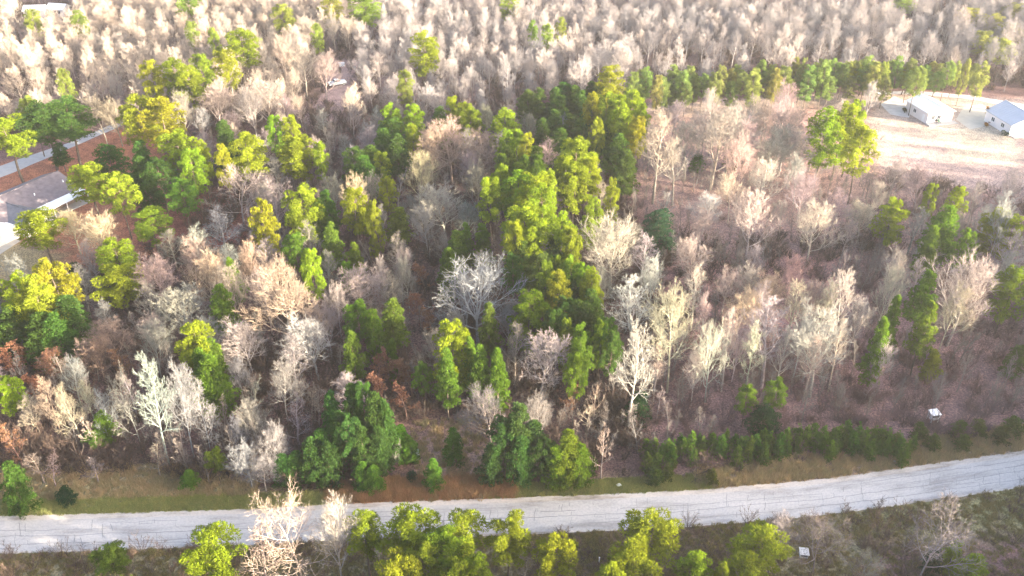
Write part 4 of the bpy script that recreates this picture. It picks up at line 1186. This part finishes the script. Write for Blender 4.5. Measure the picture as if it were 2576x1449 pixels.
# ------------------------------------------------------------------ white pickup by the upper path
def wheel(root, x, y, r=.37, w=.24):
    mb = MB(); n = 16
    mb.tube([Vector((x, y - w / 2, r)), Vector((x, y + w / 2, r))], [r, r], n, True)
    t = mb.build('wheel', M_BLACK, root, True)
    MB().tube([Vector((x, y - w / 2 - .012, r)), Vector((x, y + w / 2 + .012, r))], [r * .55, r * .55], n, True).build('rim', M_METALR, t)
def pickup(loc, rz, label):
    o = empty('pickup_truck', loc, rz, label, 'pickup truck')
    car = plain('white_car_paint', (.8, .8, .8), .3, .02)
    low = [(-2.6,.45),(2.45,.42),(2.62,.62),(2.6,.92),(2.4,1.04),(1.15,1.12),(1.0,1.14),(-1.0,1.14),(-1.05,1.12),(-2.58,1.1)]
    MB().prism(low, -.95, -.86).build('side_panel', car, o); MB().prism(low, .86, .95).build('side_panel', car, o)
    MB().prism([(-2.58,.5),(2.45,.45),(2.58,.62),(2.56,.92),(2.36,1.035),(1.0,1.12),(-1.0,1.12),(-1.05,.62),(-2.58,.62)], -.86, .86).build('body', car, o)
    cab = [(1.12,1.13),(.45,1.72),(-.75,1.76),(-1.02,1.15)]
    n = MB(); n.v = [(x, s * (.84 if z < 1.3 else .70), z) for s in (-1, 1) for x, z in cab]
    n.f = [(0,1,2,3),(7,6,5,4),(0,4,5,1),(1,5,6,2),(2,6,7,3),(3,7,4,0)]
    n.build('cab', car, o)
    w = MB(); w.quad((1.10,-.74,1.18),(1.10,.74,1.18),(.52,.62,1.69),(.52,-.62,1.69)); w.build('windscreen', M_GLASS, o)
    w = MB(); w.quad((-1.02,.7,1.25),(-1.02,-.7,1.25),(-.80,-.62,1.66),(-.80,.62,1.66)); w.build('rear_window', M_GLASS, o)
    for s in (-1, 1):
        w = MB(); w.quad((.95,s*.835,1.22),(-.9,s*.845,1.22),(-.72,s*.735,1.68),(.45,s*.735,1.66)); w.build('side_window', M_GLASS, o)
        MB().box(2.5, s * .7 - .16, .66, 2.63, s * .7 + .16, .84).build('headlight', M_GLASS, o)
    MB().box(2.5, -.85, .4, 2.68, .85, .56).build('bumper', M_BLACK, o)
    MB().box(-2.7, -.85, .45, -2.6, .85, .6).build('bumper', M_BLACK, o)
    MB().box(-2.62, -.86, .62, -2.54, .86, 1.1).build('tailgate', car, o)
    for x in (-1.65, 1.65):
        for s in (-1, 1): wheel(o, x, s * .84)
pickup(V(849, 214), math.radians(28), 'white pickup truck parked on the path in the upper woods')
def crate(name, loc, rz, w, d, h, z0, body, roofc, label, cat, legs=True, tilt=(0, 0)):
    """small roofed box with a dark opening at the front, open side to -y"""
    o = empty(name, loc, rz, label, cat); o.rotation_euler = (tilt[0], tilt[1], rz)
    t = .05
    MB().box(-w/2, -d/2, z0, -w/2 + t, d/2, z0 + h).build('side_wall', body, o)
    MB().box(w/2 - t, -d/2, z0, w/2, d/2, z0 + h).build('side_wall', body, o)
    MB().box(-w/2 + t, d/2 - t, z0, w/2 - t, d/2, z0 + h).build('back_wall', body, o)
    MB().box(-w/2 + t, -d/2, z0, w/2 - t, -d/2 + t, z0 + h * .42).build('front_wall', body, o)
    MB().box(-w/2 + t, -d/2 + t, z0, w/2 - t, d/2 - t, z0 + t).build('floor', M_BLACK, o)
    MB().box(-w/2 + t, -d/2 + .08, z0 + h * .42, w/2 - t, -d/2 + .1, z0 + h).build('window', M_GLASS, o)
    MB().slab((-w/2 - .1, -d/2 - .12, z0 + h + .03), (w/2 + .1, -d/2 - .12, z0 + h + .03), (w/2 + .1, d/2 + .1, z0 + h + .16), (-w/2 - .1, d/2 + .1, z0 + h + .16), .06).build('roof', roofc, o)
    if legs and z0 > .2:
        for sx in (-1, 1):
            for sy in (-1, 1): MB().box(sx * (w/2 - .06) - .05, sy * (d/2 - .06) - .05, 0, sx * (w/2 - .06) + .05, sy * (d/2 - .06) + .05, z0 - .003).build('leg', body, o)
crate('hunting_blind', V(2345, 1058), .18, 1.3, 1.1, 1.0, .55, M_WHITE, M_WHITE, 'white box shaped blind with dark window in the purple brush', 'blind')
crate('shed_box', V(2020, 1400), -.1, .95, .9, .75, .12, M_STONE, M_STONE, 'small pale box with dark front in front of the road', 'box')
def cabinet(loc, label):
    o = empty('utility_cabinet', loc, .15, label, 'utility cabinet')
    MB().box(-.5, -.45, .1, .5, .45, 1.0).build('cabinet', M_GREENB, o)
    MB().slab((-.56, -.52, 1.07), (.56, -.52, 1.07), (.56, .5, 1.15), (-.56, .5, 1.15), .09).build('lid', M_WHITE, o)
    MB().box(-.42, -.48, .18, .42, -.453, .9).build('door', M_GREENB, o)
    MB().box(-.6, -.55, 0.0, .6, .55, .1).build('base_slab', M_CONC, o)
    for s in (-1, 1): MB().box(s * .53 - .04, -.5, .1, s * .53 + .04, -.42, 1.0).build('frame', M_WHITE, o)
cabinet(V(1045, 1152), 'green utility cabinet with white edges at the left of the glade')
def rock(loc, s, label, seedk):
    r = random.Random(seedk); mb = MB(); n = 9; m = 5
    for j in range(m + 1):
        ph = math.pi * j / m
        for i in range(n):
            t = 2 * math.pi * i / n; q = r.uniform(.82, 1.12)
            mb.v.append((s * q * math.sin(ph) * math.cos(t), s * .75 * q * math.sin(ph) * math.sin(t), s * .28 + s * .5 * math.cos(ph)))
    for j in range(m):
        for i in range(n):
            i2 = (i + 1) % n; mb.f.append((j * n + i, j * n + i2, (j + 1) * n + i2, (j + 1) * n + i))
    o = mb.build('rock', M_STONE, None, True, label, 'rock', 'pale rocks along the road'); o.location = loc
for k, (x, y, s, lab) in enumerate([(1557, 1222, .42, 'flat pale rock on the grass verge right of the glade clumps'), (993, 1226, .25, 'small pale rock in the orange grass beside the road'),
        (1292, 1226, .18, 'smallest pale rock under the clump right of the glade'), (1949, 1178, .28, 'pale rock under the hedge row of young pines'),
        (2120, 1180, .3, 'pale rock on the verge near the right end of the hedge row'), (2250, 1161, .22, 'rightmost pale rock on the dry verge'),
        (1214, 1403, .2, 'pale rock among the pines in front of the road')]):
    rock(V(x, y), s, lab, 40 + k)
mp_ = empty('marker_post', V(1507, 1416), 0, 'short white marker post in the brown grass before the road', 'post')
MB().box(-.06, -.06, 0, .06, .06, .95).build('post', M_WHITE, mp_); MB().box(-.085, -.085, .952, .085, .085, 1.0).build('cap', M_WHITE, mp_)
wb = empty('storage_box', V(860, 166), .3, 'small white storage box on the path behind the white pickup', 'box')
MB().box(-.8, -.5, 0, .8, .5, .9).build('body', M_WHITE, wb); MB().slab((-.88, -.58, .97), (.88, -.58, .97), (.88, .58, 1.02), (-.88, .58, 1.02), .06).build('lid', M_SIDING, wb)

# ------------------------------------------------------------------ air
hm = bpy.data.materials.new('haze'); hm.use_nodes = True
nt = hm.node_tree; nt.nodes.clear()
out = nt.nodes.new('ShaderNodeOutputMaterial'); pv = nt.nodes.new('ShaderNodeVolumePrincipled')
pv.inputs['Color'].default_value = (.93, .94, .96, 1)
pv.inputs['Density'].default_value = HAZE; pv.inputs['Anisotropy'].default_value = 0.3
nt.links.new(pv.outputs[0], out.inputs['Volume'])
hz = MB().box(-960, -360, -1, 960, 960, 90).build('haze', hm); hz['kind'] = 'stuff'; hz['label'] = 'pale air over the woods'
